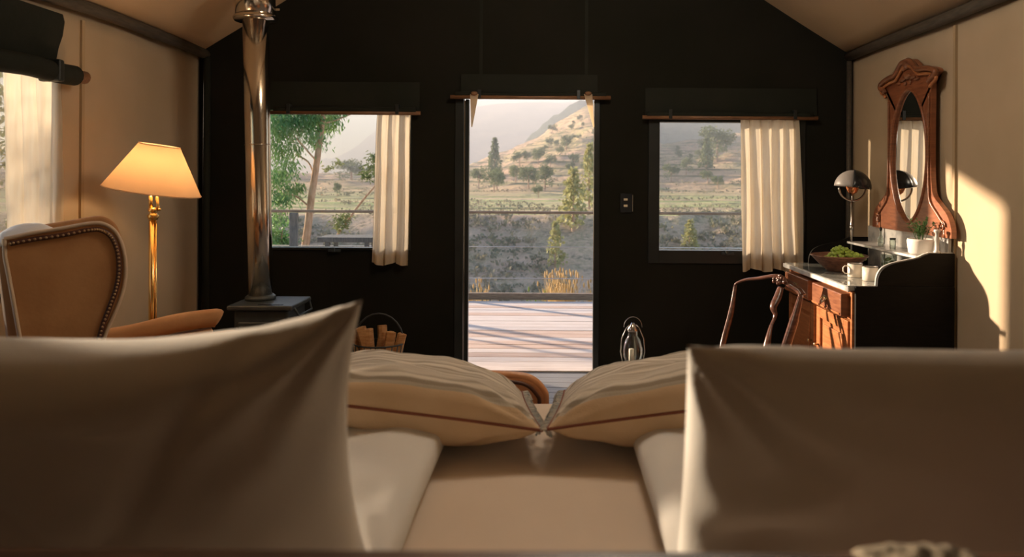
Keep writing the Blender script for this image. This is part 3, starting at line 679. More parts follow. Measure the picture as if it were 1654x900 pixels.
# standing pillows against the headboard (local x=width, y=height, z=thickness)
hgt = .58; tilt = math.radians(90+19)
def standing(xc, ztop, pinch, seed, label, rz=0, crease=None, wd=.76, roll=0):
    o = obj('pillow', pillow_bm(wd, hgt, .17, pinch, seed=seed, wr=.005, crease=crease, te=.5), M['linen'], smooth=True)
    ctr = Vector((xc, .90+.095, ztop-.5*hgt*math.cos(math.radians(19))))
    place(o, ctr, rx=tilt, rz=rz); o.matrix_basis = o.matrix_basis@Matrix.Rotation(roll, 4, 'Z')
    return tag(o, label, 'pillow', 'upright white pillows against the headboard')
c1 = lambda a, b_: -.016*math.exp(-((a-.25-.5*(b_-.2))/.07)**2)*max(0, b_+.3) - .014*math.exp(-((a+.35+.6*(b_-.3))/.09)**2)
standing(-.607, 1.260, .235, 2.0, 'large upright white pillow at the left of the bed', crease=c1, roll=math.radians(1.0))
c2 = lambda a, b_: .022*math.exp(-((b_-.35-.5*(a+.8))/.09)**2)*math.exp(-((a+.72)/.2)**2) - .022*math.exp(-((b_-.15-.4*(a+.8))/.07)**2)*math.exp(-((a+.75)/.2)**2)
standing(.55, 1.212, .045, 5.0, 'large upright white pillow at the right of the bed', crease=c2)
# pillows lying flat in front of them
def lying(x0, x1, label, seed):
    wd = x1-x0; o = obj('pillow', pillow_bm(wd, .92, .11, .02, pe=7, te=.38, seed=seed, wr=.005), M['linen'], smooth=True)
    place(o, ((x0+x1)/2, 1.68, BZ+.054)); return tag(o, label, 'pillow', 'white pillows lying flat on the sheet')
lying(-1.0, P(690, 802, 1.75).x+.01, 'flat white pillow lying on the sheet at left, behind the upright one', 9)
lying(P(1043, 802, 1.75).x-.01, .93, 'flat white pillow lying on the sheet at right, behind the upright one', 12)
# striped cushions
def cushion(x0, x1, s, loc, rx, ry, rz, label, seed):
    wd = x1-x0
    bm = pillow_bm(wd, .54, .19, .05, pe=5, te=.45, seed=seed, wr=.007, nu=64, nv=56, pu=3.0)
    me = bpy.data.meshes.new('cushion'); bm.faces.index_update(); bmesh.ops.recalc_face_normals(bm, faces=bm.faces[:])
    for f_ in bm.faces:
        c = f_.calc_center_median(); f_.smooth = True
        fi = f_.index
        f_.material_index = 0 if (fi < 64*56 and 5 <= fi % 56) else 1
    rim = []
    bm.to_mesh(me); bm.free(); me.materials.append(M['stripe']); me.materials.append(M['cushion_side'])
    o = bpy.data.objects.new('cushion', me); COL.objects.link(o); place(o, loc, rx=rx, ry=ry, rz=rz)
    tag(o, label, 'cushion', 'striped linen cushions across the bed')
    def ed(uu, vv, k=1.0): return Vector((wd/2*uu*(1-.025*(1-vv*vv)*abs(uu)**2), .27*vv*(1-.05*(1-uu*uu)*abs(vv)**2), 0))
    loop = [ed(-1+2*i/40, -1) for i in range(41)]+[ed(1, -1+2*i/30) for i in range(1, 31)]+[ed(1-2*i/40, 1) for i in range(1, 41)]+[ed(-1, 1-2*i/30) for i in range(1, 30)]
    obj('piping', ltube(NB(), loop, .0042, 6), M['red_seam'], o, smooth=True)
    # looped fringe at the inner edge
    bm = NB(); rr = random.Random(seed)
    for k in range(70):
        vv = -1+2*k/69; e_ = ed(s, vv); L = rr.uniform(.02, .035)
        tube(bm, [e_, e_+Vector((s*L*.6, rr.uniform(-.01, .01), .004)), e_+Vector((s*L, rr.uniform(-.015, .015), -.012))], .003, 4)
    tag(obj('fringe', bm, M['fringe'], o), 'blue grey thread fringe', None, None, 'stuff')
    return o
cushion(-.72, -.045, 1, (-.388, 2.157, .770), math.radians(-6), math.radians(9), math.radians(7), 'striped linen cushion lying flat, left of the bed centre', 3)
cushion(.0, .66, -1, (.346, 2.165, .774), math.radians(-6), math.radians(-9), math.radians(-5), 'striped linen cushion lying flat, right of the bed centre', 6)
# knitted blanket over the headboard at the right
def kf(a, b_):
    x = .262+.10*a; s = (b_-.5)*2; return Vector((x+.004*nz(b_*8, a), .605+.045*math.sin(s*1.45), hz-.006+.008*math.sin(a*math.pi)**.5+.004*nz(a*9, b_*9)-.16*abs(s)**3))
solid(tag(obj('knitted_blanket', sheetgrid(kf, 30, 30), M['knit'], smooth=True), 'oatmeal knitted blanket hanging over the headboard at lower right', 'blanket'), .012)

# ================================================================== washstand
WX, WY0, WY1, TZ = 1.625, 3.90, 4.97, .84
t = thing('washstand', ((WX+XR)/2, (WY0+WY1)/2, 0), 'mahogany washstand with marble top against the right wall', 'washstand')
XB = XR-.012
obj('body', bx(WX+.02, XB, WY0+.02, WY1-.02, .08, TZ-.032), M['mahogany'], t, bevel=.004)
obj('side_panel', bx(WX+.012, XB, WY0+.0, WY0+.0195, .04, TZ-.001), M['side_wood'], t, bevel=.003)  # near-black for shade, raised to cover the marble end that is shaded too
obj('plinth', bx(WX+.0, XB, WY0, WY1, 0, .079), M['mahogany_d'], t, bevel=.006)
for yv in (WY0+.022, WY1-.045): obj('corner_post', bx(WX+.0, WX+.0195, yv, yv+.03, .08, TZ-.034), M['mahogany'], t, bevel=.005)
obj('marble_top', bx(WX-.025, XB, WY0+.0205, WY1+.012, TZ-.03, TZ), M['marble_dark'], t, bevel=.006, seg=3)
obj('top_edge', bx(WX-.034, WX-.0255, WY0-.012, WY1+.012, TZ-.03, TZ-.003), M['marble'], t, bevel=.003)
for k, (a, c) in enumerate(((WY0+.06, (WY0+WY1)/2-.035), ((WY0+WY1)/2+.035, WY1-.06))):
    d = obj('drawer', bx(WX-.045, WX+.019, a, c, .665, .79), M['mahogany_d'], t, bevel=.007)
    m_ = (a+c)/2
    obj('drawer_trim', (lambda bm: (frame4x(bm, a, c), bm)[1])(NB()) if False else bx(WX-.05, WX-.0455, a+.012, c-.012, .675, .683), M['mahogany'], d)
    obj('backplate', bx(WX-.048, WX-.0455, m_-.035, m_+.035, .725, .745), M['brass_dark'], d, bevel=.001)
    obj('handle', tube(NB(), [(WX-.048, m_-.028, .735), (WX-.062, m_-.024, .72), (WX-.064, m_, .708), (WX-.062, m_+.024, .72), (WX-.048, m_+.028, .735)], .004, 8), M['brass_dark'], d, smooth=True)
    dr = obj('door', bx(WX+.002, WX+.0195, a-.012, c+.012, .10, .645), M['mahogany'], t, bevel=.004)
    bm = NB(); y0_, y1_ = a+.005, c-.005
    for (ya, yb_, za, zb_) in ((a-.012, a+.045, .10, .645), (c-.045, c+.012, .10, .645), (a+.045, c-.045, .10, .16), (a+.045, c-.045, .585, .645)): box(bm, WX-.012, WX+.0015, ya, yb_, za, zb_)
    obj('door_rail', bm, M['mahogany'], dr, bevel=.003)
    obj('raised_panel', bx(WX-.007, WX+.0015, a+.075, c-.075, .19, .555), M['mahogany'], dr, bevel=.006)
    yk = c-.02 if k == 0 else a+.02
    obj('knob', lathe(NB(), [(0, 0), (.006, 0), (.005, .012), (.011, .018), (.009, .026), (0, .028)], (WX-.012, yk, .42), 12, axis=Matrix.Rotation(-math.pi/2, 4, 'Y')), M['brass_dark'], dr, smooth=True)
# marble gallery with S profile at each end, marble back, shelf
def sprof(Y): 
    return [Vector((x, Y, z)) for x, z in smooth2]
s_px = [(1414, 459), (1416, 446), (1424, 433), (1440, 425), (1462, 420), (1480, 416), (1491, 411), (1500, 408)]
sc_ = [P(a, c, WY0+.02) for a, c in s_px]; sc_[0].z = TZ+.0005
sc2 = smooth_curve([Vector((p.x, 0, p.z)) for p in sc_], 5)
poly = [(p.x, p.z) for p in sc2]+[(XB, sc2[-1].z), (XB, TZ+.0005)]
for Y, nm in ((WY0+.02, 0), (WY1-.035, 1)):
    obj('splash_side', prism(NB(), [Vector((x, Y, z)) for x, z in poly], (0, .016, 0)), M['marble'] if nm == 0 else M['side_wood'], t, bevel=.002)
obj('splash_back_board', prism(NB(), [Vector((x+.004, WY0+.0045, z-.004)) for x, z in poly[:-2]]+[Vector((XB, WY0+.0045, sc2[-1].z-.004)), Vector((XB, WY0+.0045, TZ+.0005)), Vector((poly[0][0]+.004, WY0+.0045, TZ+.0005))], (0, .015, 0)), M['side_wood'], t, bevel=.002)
obj('splash_back', bx(XB-.018, XB, WY0+.037, WY1-.036, TZ+.0005, 1.10), M['marble'], t, bevel=.002)
SHX = 1.975
obj('shelf', bx(SHX, XB-.0185, WY0+.04, 4.86, .985, 1.0), M['marble'], t, bevel=.004)
obj('baluster', lathe(NB(), [(0, 0), (.016, 0), (.018, .01), (.010, .02), (.009, .05), (.014, .075), (.009, .095), (.010, .11), (.018, .12), (.016, .13), (0, .13)], (2.085, WY0+.028, 1.015), 14), M['marble'], t, smooth=True)
# mirror on the washstand
MX = XR-.05; MY = 4.345
t = thing('wall_mirror', (MX, MY, 1.09), 'carved mahogany mirror with an oval glass above the washstand', 'mirror')
half = [(0, 2.13), (.05, 2.125), (.10, 2.09), (.14, 2.065), (.20, 2.06), (.265, 2.05), (.325, 2.03), (.33, 2.01), (.28, 1.985), (.266, 1.94), (.262, 1.75), (.262, 1.5), (.27, 1.385), (.29, 1.325), (.36, 1.275), (.43, 1.225), (.47, 1.16), (.475, 1.105)]
half = [(p.x, p.z) for p in smooth_curve([Vector((a, 0, c)) for a, c in half], 4)]
loopo = half+[(.475, 1.101)]+[(.475-.095*i, 1.101) for i in range(1, 5)]
loopo = loopo+[(0, 1.101)]+[(-a, c) for a, c in reversed(loopo[1:])]
oc = 1.555; A_, B_ = .212, .39
def ovalpt(ang, k=1.0):
    s, c = math.sin(ang), math.cos(ang); return (A_*k*s*(abs(s)**.12), B_*k*c)
def ring_bm(x0, x1):
    bm = NB(); fo = []; fi = []; bo = []; bi = []
    for a, c in loopo:
        ang = math.atan2(a/.33, (c-oc)/.5); ia, ic = ovalpt(ang)
        fo.append(bm.verts.new((x0, MY+a, c))); bo.append(bm.verts.new((x1, MY+a, c))); fi.append(bm.verts.new((x0, MY+ia, oc+ic))); bi.append(bm.verts.new((x1, MY+ia, oc+ic)))
    n = len(fo)
    for i in range(n):
        j = (i+1) % n
        for q_ in ((fo[i], fo[j], fi[j], fi[i]), (bo[i], bi[i], bi[j], bo[j]), (fo[i], bo[i], bo[j], fo[j]), (fi[i], fi[j], bi[j], bi[i])): bm.faces.new(q_)
    return bm
obj('mirror_frame', ring_bm(MX, XR-.022), M['mirror_wood'], t)
obj('mirror_glass', prism(NB(), [(MX+.010, MY+ovalpt(i*math.pi/32)[0]*1.02, oc+ovalpt(i*math.pi/32)[1]*1.01) for i in range(64)], (.004, 0, 0)), M['mirror'], t)
obj('oval_bead', ltube(NB(), [(MX+.0, MY+ovalpt(i*math.pi/32, 1.03)[0], oc+ovalpt(i*math.pi/32, 1.02)[1]) for i in range(64)], .010, 8), M['mirror_wood'], t, smooth=True)
bm = NB(); cr = [p for p in half if p[1] > 1.962]
crp = [(MX-.018, MY-a, c-.012) for a, c in reversed(cr)]+[(MX-.018, MY+a, c-.012) for a, c in cr[1:]]
tube(bm, crp, .017, 8)
obj('cornice', bm, M['mahogany_d'], t, smooth=True)
tube(bm := NB(), [(MX-.012, b_, c-.03) for a, b_, c in crp], .010, 8); obj('cornice_moulding', bm, M['mahogany'], t, smooth=True)
bm = NB(); rr = random.Random(4)
for (dy, z, r, sy_, sz_) in ((0, 2.105, .04, 1, .9), (-.045, 2.09, .026, 1, 1), (.045, 2.09, .026, 1, 1), (0, 2.03, .03, 1.2, .7), (-.06, 2.015, .02, 1.6, .6), (.06, 2.015, .02, 1.6, .6), (-.11, 2.0, .016, 1.8, .5), (.11, 2.0, .016, 1.8, .5), (-.03, 1.99, .014, 1, 1), (.03, 1.99, .014, 1, 1)):
    ball(bm, (MX-.006, MY+dy, z), r, 12, 8, (.6, sy_, sz_))
obj('carved_crest', bm, M['mahogany_d'], t, smooth=True)
for s in (-1, 1):
    cur = [(MX-.004, MY+s*a, c) for a, c in ((.245, 1.9), (.244, 1.7), (.244, 1.5), (.25, 1.37), (.265, 1.29), (.34, 1.225), (.41, 1.17))]
    obj('side_moulding', tube(NB(), smooth_curve(cur, 5), .008, 8), M['mahogany_d'], t, smooth=True)
    obj('scroll', tube(NB(), [(MX-.004, MY+s*(.39+.035*(1-i/22)*math.cos(i*.5)), 1.16+.035*(1-i/22)*math.sin(i*.5)) for i in range(22)], .006, 6), M['mahogany_d'], t, smooth=True)
for s in (-1, 1): obj('bracket', lathe(NB(), [(0, 0), (.02, 0), (.014, .02), (.018, .06), (.012, .08), (0, .08)], (MX+.01, MY+s*.40, 1.101), 12), M['mahogany_d'], t, smooth=True)

# ---- things on the washstand
pl_ = P(1370, 405, 4.85); lx, ly = pl_.x, 4.80
t = thing('table_lamp', (lx, ly, TZ), 'slender table lamp with half grey, half black dome shade', 'lamp')
obj('base', lathe(NB(), [(0, 0.0005), (.07, .0005), (.07, .008), (.06, .014), (.008, .018), (0, .018)], (lx, ly, TZ), 28), M['steel'], t, smooth=True)
zr = P(1370, 324, ly).z
obj('pole', tube(NB(), [(lx, ly, TZ+.015), (lx, ly, zr)], .0065, 12), M['steel'], t, smooth=True)
obj('pole_collar', tube(NB(), [(lx, ly, TZ+.24), (lx, ly, TZ+.27)], .010, 12), M['steel'], t, smooth=True)
rc = Vector((lx+.005, ly, P(1372, 303, ly).z)); rr_ = .088
obj('hoop', tube(NB(), [rc+Vector((rr_*math.cos(math.pi+a*math.pi/20), 0, rr_*math.sin(math.pi+a*math.pi/20))) for a in range(21)], .0065, 8), M['steel'], t, smooth=True)
dome = [(.113*math.cos(a*math.pi/2/12), .113*math.sin(a*math.pi/2/12)) for a in range(13)]
tl_ = Matrix.Rotation(math.radians(6), 4, 'Y')
o = obj('dome_half', lathe(NB(), dome, rc, 20, .5, math.pi*.38, axis=tl_), M['dome_grey'], t, smooth=True); solid(o, .003); tag(o, 'pale grey half of the dome shade')
dome2 = [(r*1.03, z*1.03) for r, z in dome]
o = obj('dome_half', lathe(NB(), dome2, rc, 20, .5, math.pi*1.38, axis=tl_), M['dome_black'], t, smooth=True); solid(o, .003); tag(o, 'black half of the dome shade')
obj('copper_cone', lathe(NB(), [(.04, .02), (.042, .0), (.03, -.03), (.012, -.045), (0, -.046)], rc, 20), M['copper'], t, smooth=True)
obj('lamp_stem', tube(NB(), [rc+Vector((0, 0, -.044)), (lx+.002, ly, zr)], .004, 8), M['steel'], t, smooth=True)
# bowl with grapes
bx_, by_ = P(1350, 430, 4.60).x, 4.55
t = tag(obj('fruit_bowl', lathe(NB(), [(0, .0005), (.075, .0005), (.08, .012), (.12, .045), (.165, .092), (.174, .097), (.170, .102), (.158, .097), (.11, .055), (.07, .03), (0, .026)], (bx_, by_, TZ), 40), M['bowl'], smooth=True), 'dark wooden bowl on the washstand with grapes in it', 'bowl')
t = thing('grape_bunch', (bx_+.04, by_, TZ+.06), 'pale green grapes heaped in the wooden bowl', 'grapes')
gm = bpy.data.meshes.new('grape'); b = NB(); ball(b, (0, 0, 0), .0115, 10, 7, (1, 1, 1.15)); b.to_mesh(gm); b.free(); gm.materials.append(M['grape'])
for p in gm.polygons: p.use_smooth = True
rr = random.Random(5)
for k in range(170):
    a = rr.uniform(0, 6.28); q_ = math.sqrt(rr.uniform(0, 1)); gx, gy = q_*.122*math.cos(a), q_*.095*math.sin(a)
    z = .078+.055*(1-q_*q_)*rr.uniform(.45, 1) + (.02 if abs(gx+.03) < .03 else 0)
    o = link('grape', gm, None, t); o.location = Vector((bx_+.035+gx, by_+gy, TZ+z)); o.rotation_euler = (rr.uniform(0, 3), rr.uniform(0, 3), 0)
bm = NB()
for k in range(6):
    a = rr.uniform(0, 6.28); tube(bm, [(bx_+.035, by_, TZ+.10), (bx_+.035+.04*math.cos(a), by_+.04*math.sin(a), TZ+.125), (bx_+.035+.08*math.cos(a), by_+.06*math.sin(a), TZ+.10)], .0018, 5)
obj('stalk', bm, M['stemg'], t)
# enamel mugs
def mug(x, y, label, hx=True, ang=math.pi):
    t = thing('enamel_mug', (x, y, TZ), label, 'mug', 'enamel mugs on the washstand')
    obj('mug_body', lathe(NB(), [(0, .0005), (.038, .0005), (.041, .004), (.042, .08), (.0405, .08), (.039, .006), (0, .004)], (x, y, TZ), 28), M['enamel'], t, smooth=True)
    obj('mug_rim', ltube(NB(), [(x+.0415*math.cos(a*.2618), y+.0415*math.sin(a*.2618), TZ+.081) for a in range(24)], .0022, 6), M['enamel_rim'], t, smooth=True)
    c, s = math.cos(ang), math.sin(ang)
    obj('handle', tube(NB(), [(x+c*r, y+s*r, TZ+z) for r, z in ((.040, .066), (.06, .066), (.07, .055), (.07, .035), (.06, .022), (.040, .020))], .0045, 8, squash=.7), M['enamel'], t, smooth=True)
p = P(1381, 446, 4.27); mug(p.x, 4.27, 'enamel mug with its handle on the left, nearer the bowl')
p = P(1404, 450, 4.13); mug(p.x, 4.12, 'enamel mug without visible handle, nearer the marble end', ang=math.radians(60))
# glass tumbler under the shelf and lidded jar on the shelf
p = P(1436, 434, 4.5)
t = thing('glass_tumbler', (2.06, 4.42, TZ), 'clear glass with green contents beneath the marble shelf', 'glass')
obj('glass_body', lathe(NB(), [(0, .001), (.042, .001), (.046, .12), (.044, .12), (.040, .006), (0, .006)], (2.045, 4.40, TZ), 28), M['glass_jar'], t, smooth=True)
lm = bpy.data.meshes.new('lime'); b = NB(); ball(b, (0, 0, 0), .016, 10, 8); b.to_mesh(lm); b.free(); lm.materials.append(M['grape'])
for k in range(8): o = link('lime_slice', lm, None, t); o.location = (2.045+.018*math.cos(k*2.4), 4.40+.018*math.sin(k*2.4), TZ+.026+k*.010); o.scale = (1, 1, .6)
p = P(1434, 398, 4.35)
t = thing('lidded_jar', (p.x, 4.30, 1.0), 'small glass jar with a metal lid on the marble shelf', 'jar')
obj('jar_body', lathe(NB(), [(0, .0005), (.017, .0005), (.018, .05), (.014, .056), (.0125, .056), (.016, .048), (.015, .004), (0, .004)], (2.03, 4.32, 1.0), 20), M['glass_jar'], t, smooth=True)
obj('lid', lathe(NB(), [(0, .0565), (.017, .0565), (.017, .066), (0, .068)], (2.03, 4.32, 1.0), 20), M['iron'], t, smooth=True)
t = thing('bottle_stopper_flask', (2.04, 4.50, 1.0), 'slim clear bottle on the marble shelf left of the lidded jar', 'bottle')
obj('bottle_body', lathe(NB(), [(0, .0005), (.018, .0005), (.018, .05), (.007, .07), (.007, .10), (.006, .10), (.006, .07), (.016, .049), (.016, .003), (0, .003)], (2.04, 4.50, 1.0), 18), M['glass_jar'], t, smooth=True)
obj('stopper', lathe(NB(), [(0, .095), (.0055, .095), (.0085, .106), (.006, .118), (0, .12)], (2.04, 4.50, 1.0), 12), M['dome_black'], t, smooth=True)
# potted plant
ppx, ppy = P(1489, 400, 4.02).x+.005, 4.045
t = thing('potted_plant', (ppx, ppy, 1.0), 'small green plant in a white pot on the marble shelf', 'plant')
obj('pot', lathe(NB(), [(0, .0005), (.052, .0005), (.062, .01), (.070, .075), (.066, .086), (.062, .085), (.056, .07), (0, .07)], (ppx, ppy, 1.0), 32), M['ceramic'], t, smooth=True)
obj('soil', lathe(NB(), [(0, .071), (.058, .071)], (ppx, ppy, 1.0), 20), M['soil'], t)
def leafquad(bm, c, d, n, L, w_):
    d = d.normalized(); s = d.cross(n).normalized(); q_ = s.cross(d)
    vs = [bm.verts.new(x) for x in (c, c+d*L*.45+s*w_+q_*w_*.2, c+d*L, c+d*L*.45-s*w_+q_*w_*.2)]; m_ = bm.verts.new(c+d*L*.5-q_*w_*.15)
    bm.faces.new((vs[0], vs[1], m_)); bm.faces.new((vs[1], vs[2], m_)); bm.faces.new((vs[2], vs[3], m_)); bm.faces.new((vs[3], vs[0], m_))
bs = NB(); blf = NB(); rr = random.Random(8)
for k in range(20):
    a = rr.uniform(0, 6.28); r = rr.uniform(.01, .07); hgt_ = rr.uniform(.05, .12)
    p0 = Vector((ppx+.3*r*math.cos(a), ppy+.3*r*math.sin(a), 1.07)); p1 = Vector((ppx+r*math.cos(a), ppy+r*math.sin(a), 1.07+hgt_)); pm_ = p0.lerp(p1, .5)+Vector((0, 0, .015))
    tube(bs, [p0, pm_, p1], .0014, 4)
    for j in range(8):
        c = p0.lerp(p1, .35+.65*j/7)+Vector((0, 0, .008)); d = Vector((rr.uniform(-1, 1), rr.uniform(-1, 1), rr.uniform(.1, .9)))
        leafquad(blf, c, d, Vector((0, 0, 1)), rr.uniform(.016, .028), rr.uniform(.005, .009))
obj('stems', bs, M['leaf'], t); tag(obj('foliage', blf, M['leaf'], t), 'tiny green leaves', None, None, 'stuff')

# ================================================================== carved dining chair
t = thing('dining_chair', (1.12, 4.2, 0), 'dark carved wooden chair in front of the washstand', 'chair')
TL, TR = P(1188, 460, 4.55), P(1294, 476, 4.22)
BL, BR = P(1167, 562, 4.42), P(1263, 572, 4.08)
al = (TR-TL); al.z = 0; al.normalize(); fwd = Vector((al.y, -al.x, 0)).normalized()
if fwd.y > 0: fwd = -fwd
def stile(T_, B_, nm, r):
    mid = T_.lerp(B_, .45)+Vector((.008, 0, 0)); foot = Vector((B_.x+.03, B_.y+.04, 0)) 
    seatp = Vector((B_.x-.004, B_.y-.008, .38))
    return obj('back_post', tube(NB(), smooth_curve([T_, mid, seatp, Vector((seatp.x+.004, seatp.y+.005, .22)), foot], 5), [r*(.62+.08*i) for i in range(5)]+[r*1.15]*16, 10, squash=1.4), M['chair_wood'], t, smooth=True)
stile(TL, BL, '', .015); stile(TR, BR, '', .021)
crestpx = [(1187, 461, 4.55), (1191, 457, 4.54), (1205, 452, 4.5), (1224, 450, 4.44), (1243, 447, 4.38), (1258, 447, 4.34), (1270, 456, 4.31), (1281, 463, 4.27), (1291, 470, 4.24), (1296, 477, 4.22)]
cp = smooth_curve([P(*c) for c in crestpx], 5)
obj('crest_rail', tube(NB(), cp, [.009+.018*(i/len(cp))**1.1+(.005 if .55 < i/len(cp) < .75 else 0) for i in range(len(cp))], 12, squash=.75), M['chair_wood'], t, smooth=True)
bm = NB(); cc = P(1258, 452, 4.33); rr = random.Random(3)
for k in range(22):
    a = rr.uniform(0, 6.28); q_ = rr.uniform(0, 1); ball(bm, cc+al*math.cos(a)*.045*q_+Vector((0, -.012, math.sin(a)*.024*q_)), rr.uniform(.009, .015), 8, 6)
obj('carving', bm, M['chair_wood'], t, smooth=True)
sp = [(1261, 464, 4.33), (1256, 480, 4.31), (1249, 496, 4.29), (1252, 510, 4.27), (1245, 528, 4.25), (1240, 550, 4.22), (1236, 575, 4.2)]
spl = smooth_curve([P(*c) for c in sp], 5); n_ = len(spl)
obj('splat', tube(NB(), spl, [.019+.008*math.sin(i/n_*math.pi*2.6) for i in range(n_)], 10, squash=.5), M['chair_wood'], t, smooth=True)
sL, sR = Vector((BL.x, BL.y, .38)), Vector((BR.x, BR.y, .38)); dep = .40
obj('seat_frame', prism(NB(), [sL+Vector((0, 0, -.05)), sR+Vector((0, 0, -.05)), sR+fwd*dep+al*.03+Vector((0, 0, -.05)), sL+fwd*dep-al*.03+Vector((0, 0, -.05))], (0, 0, .045)), M['chair_wood'], t, bevel=.006)
obj('seat', prism(NB(), [sL+al*.03+fwd*.03, sR-al*.03+fwd*.03, sR+fwd*(dep-.02), sL+fwd*(dep-.02)], (0, 0, .025)), M['chair_seat'], t, bevel=.011, seg=3)
for c in (sL+fwd*(dep-.03)-al*.01, sR+fwd*(dep-.03)+al*.01): obj('leg', tube(NB(), [Vector((c.x, c.y, .33)), Vector((c.x, c.y, 0))], [.022, .014], 10), M['chair_wood'], t, smooth=True)

# ================================================================== deck and railing
DY0, DY1, DX0, DX1 = YF+.14, 8.35, -5.5, 7.0
dk = tag(obj('deck', bx(DX0, DX1, DY0, DY1, -.16, -.034), M['grey_post']), 'sunlit timber deck outside the doorway', None, None, 'structure')
meshes = []
for mname in ('deck', 'deck2'):
    b = bx(DX0, DX1, -.066, .066, -.0335, 0); bmesh.ops.bevel(b, geom=b.edges[:], offset=.003, segments=1)
    me = bpy.data.meshes.new('deck_board'); b.to_mesh(me); b.free(); me.materials.append(M[mname]); meshes.append(me)
y = DY0+.068; k = 0; rr = random.Random(11)
while y < DY1-.05:
    o = link('deck_board', meshes[1 if rr.random() < .3 else 0], None, dk); o.location = (rr.uniform(-.3, .3), y, rr.uniform(-.003, 0)); y += .142
RY = 8.38; RZ = P(860, 343, RY).z
t = thing('deck_railing', (0, RY, 0), 'timber and wire railing along the far edge of the deck', 'railing')
obj('top_rail', bx(DX0, DX1, RY-.035, RY+.035, RZ-.018, RZ+.012), M['rail'], t, bevel=.005)
z2 = P(860, 399, RY).z; z3 = P(860, 450, RY).z
for z in (z2, z3): obj('wire', tube(NB(), [(DX0, RY, z), (DX1, RY, z)], .0055, 6), M['wire'], t, smooth=True)
obj('kick_rail', bx(DX0, DX1, RY-.03, RY+.03, .0, .075), M['rail'], t, bevel=.005)
for x in (-5.0, P(480, 0, RY).x, -1.03, .93, 3.2, 5.2): obj('post', bx(x-.045, x+.045, RY-.085, RY-.036, 0, RZ-.019) if x < 4 else bx(x-.045, x+.045, RY-.085, RY-.036, 0, RZ-.019), M['grey_post'], t, bevel=.004)
# dark outdoor table
x0, x1 = P(517, 0, 7.4).x, P(612, 0, 7.4).x; tz_ = P(560, 383, 7.4).z
t = thing('outdoor_table', ((x0+x1)/2, 7.5, 0), 'low dark bench on the deck seen through the left front window', 'bench')
for k in range(4): obj('slat', bx(x0, x1, 7.35+k*.09, 7.43+k*.09, tz_-.05, tz_), M['grey_post'], t, bevel=.004)
for x in (x0+.1, x1-.1):
    for yv in (7.37, 7.66): obj('leg', bx(x-.02, x+.02, yv-.02, yv+.02, 0, tz_-.051), M['grey_post'], t)

# ================================================================== landscape
def lerpc(c, x):
    if x <= c[0][0]: return c[0][1]
    for (a, p), (b_, q_) in zip(c, c[1:]):
        if x <= b_: s = (x-a)/(b_-a); s = s*s*(3-2*s)*.5+s*.5; return p+(q_-p)*s
    return c[-1][1]
def fbm(x, y, s, o=4):
    v_, a = 0, 1
    for i in range(o): v_ += a*nz(x*s, y*s, i*7.1); s *= 2.1; a *= .5
    return v_
hillpy = [(-600, 262), (0, 280), (440, 286), (620, 284), (720, 276), (765, 264), (810, 244), (860, 218), (905, 192), (950, 170), (985, 163), (1030, 205), (1070, 236), (1130, 226), (1195, 212), (1300, 190), (1500, 170), (2400, 150)]
def terr(z, step):  # terraces
    k = z/step; fl_ = math.floor(k); fr = k-fl_; return (fl_+min(1, fr*fr*fr*1.2))*step
def hz_(x, y):
    px = VX+x/y*F; ridge_el = (VY-lerpc(hillpy, px))/F
    edge = 77+5*nz(px*.004, 3)+x*.02
    if y < 30: z = -1.0-(y-9)/21*7
    elif y < 56: z = -8-2.2*(y-30)/26
    elif y < edge:
        s = (y-56)/(edge-56); z = -10.2+7.4*(s**1.1)
    elif y < 130: z = -2.8+.9*(y-edge)/(130-edge)
    else:
        Yr = 420; zr_ = H+Yr*ridge_el
        if y < Yr: s = (y-130)/(Yr-130); z = -1.9+(zr_+1.9)*(s**1.25)
        else: z = zr_-(y-Yr)*.22
    n = fbm(x, y, .035)
    if 50 < y < edge: z += n*1.3*(.3+(y-50)/60)+.25*fbm(x, y, .4, 3); z = z*.5+terr(z, 1.3)*.5
    elif y < 130: z += n*.25; z = z*.3+terr(z, .35)*.7
    elif y < 430:
        g_ = min(1, (y-130)/90); z += (n*2.6+fbm(x, y, .012)*4)*g_; z = z*.3+terr(z, 1.9)*.7
    elif y < 30: z += n*.3
    return z
def strip(name, ylo, yhi, rows, tmin, tmax, cols, fz, m, label):
    bm = NB(); g = []
    for j in range(rows+1):
        y = ylo*(yhi/ylo)**(j/rows); row = []
        for i in range(cols+1):
            tx = tmin+(tmax-tmin)*i/cols; x = tx*y; row.append(bm.verts.new((x, y, fz(x, y))))
        g.append(row)
    for j in range(rows):
        for i in range(cols): bm.faces.new((g[j][i], g[j][i+1], g[j+1][i+1], g[j+1][i]))
    return tag(obj(name, bm, m, smooth=True), label, None, None, 'structure')
strip('valley_ground', 9, 79, 130, -1.6, 1.3, 260, hz_, M['ground'], 'scrubby valley ground and bank below the deck')
strip('hillside', 79, 560, 230, -1.3, 1.1, 360, hz_, M['hill'], 'terraced brown and green hillside beyond the valley')
fpy = [(-600, 250), (0, 280), (600, 300), (800, 290), (835, 250), (865, 212), (895, 184), (935, 164), (1000, 152), (1080, 150), (1200, 140), (1400, 120), (2400, 110)]
def fz(x, y):
    px = VX+x/y*F; zr_ = H+780*(VY-lerpc(fpy, px))/F; s = (y-470)/(310); z = -40+(zr_+40)*min(1, s)**1.1 if y < 780 else zr_-(y-780)*.3
    return z+fbm(x, y, .01)*9+2.5*nz(x*.09, y*.09)+2*nz(x*.2, y*.2)
strip('forest_ridge', 470, 980, 90, -1.2, 1.0, 300, fz, M['forest'], 'dark hazy forested ridge behind the hillside')
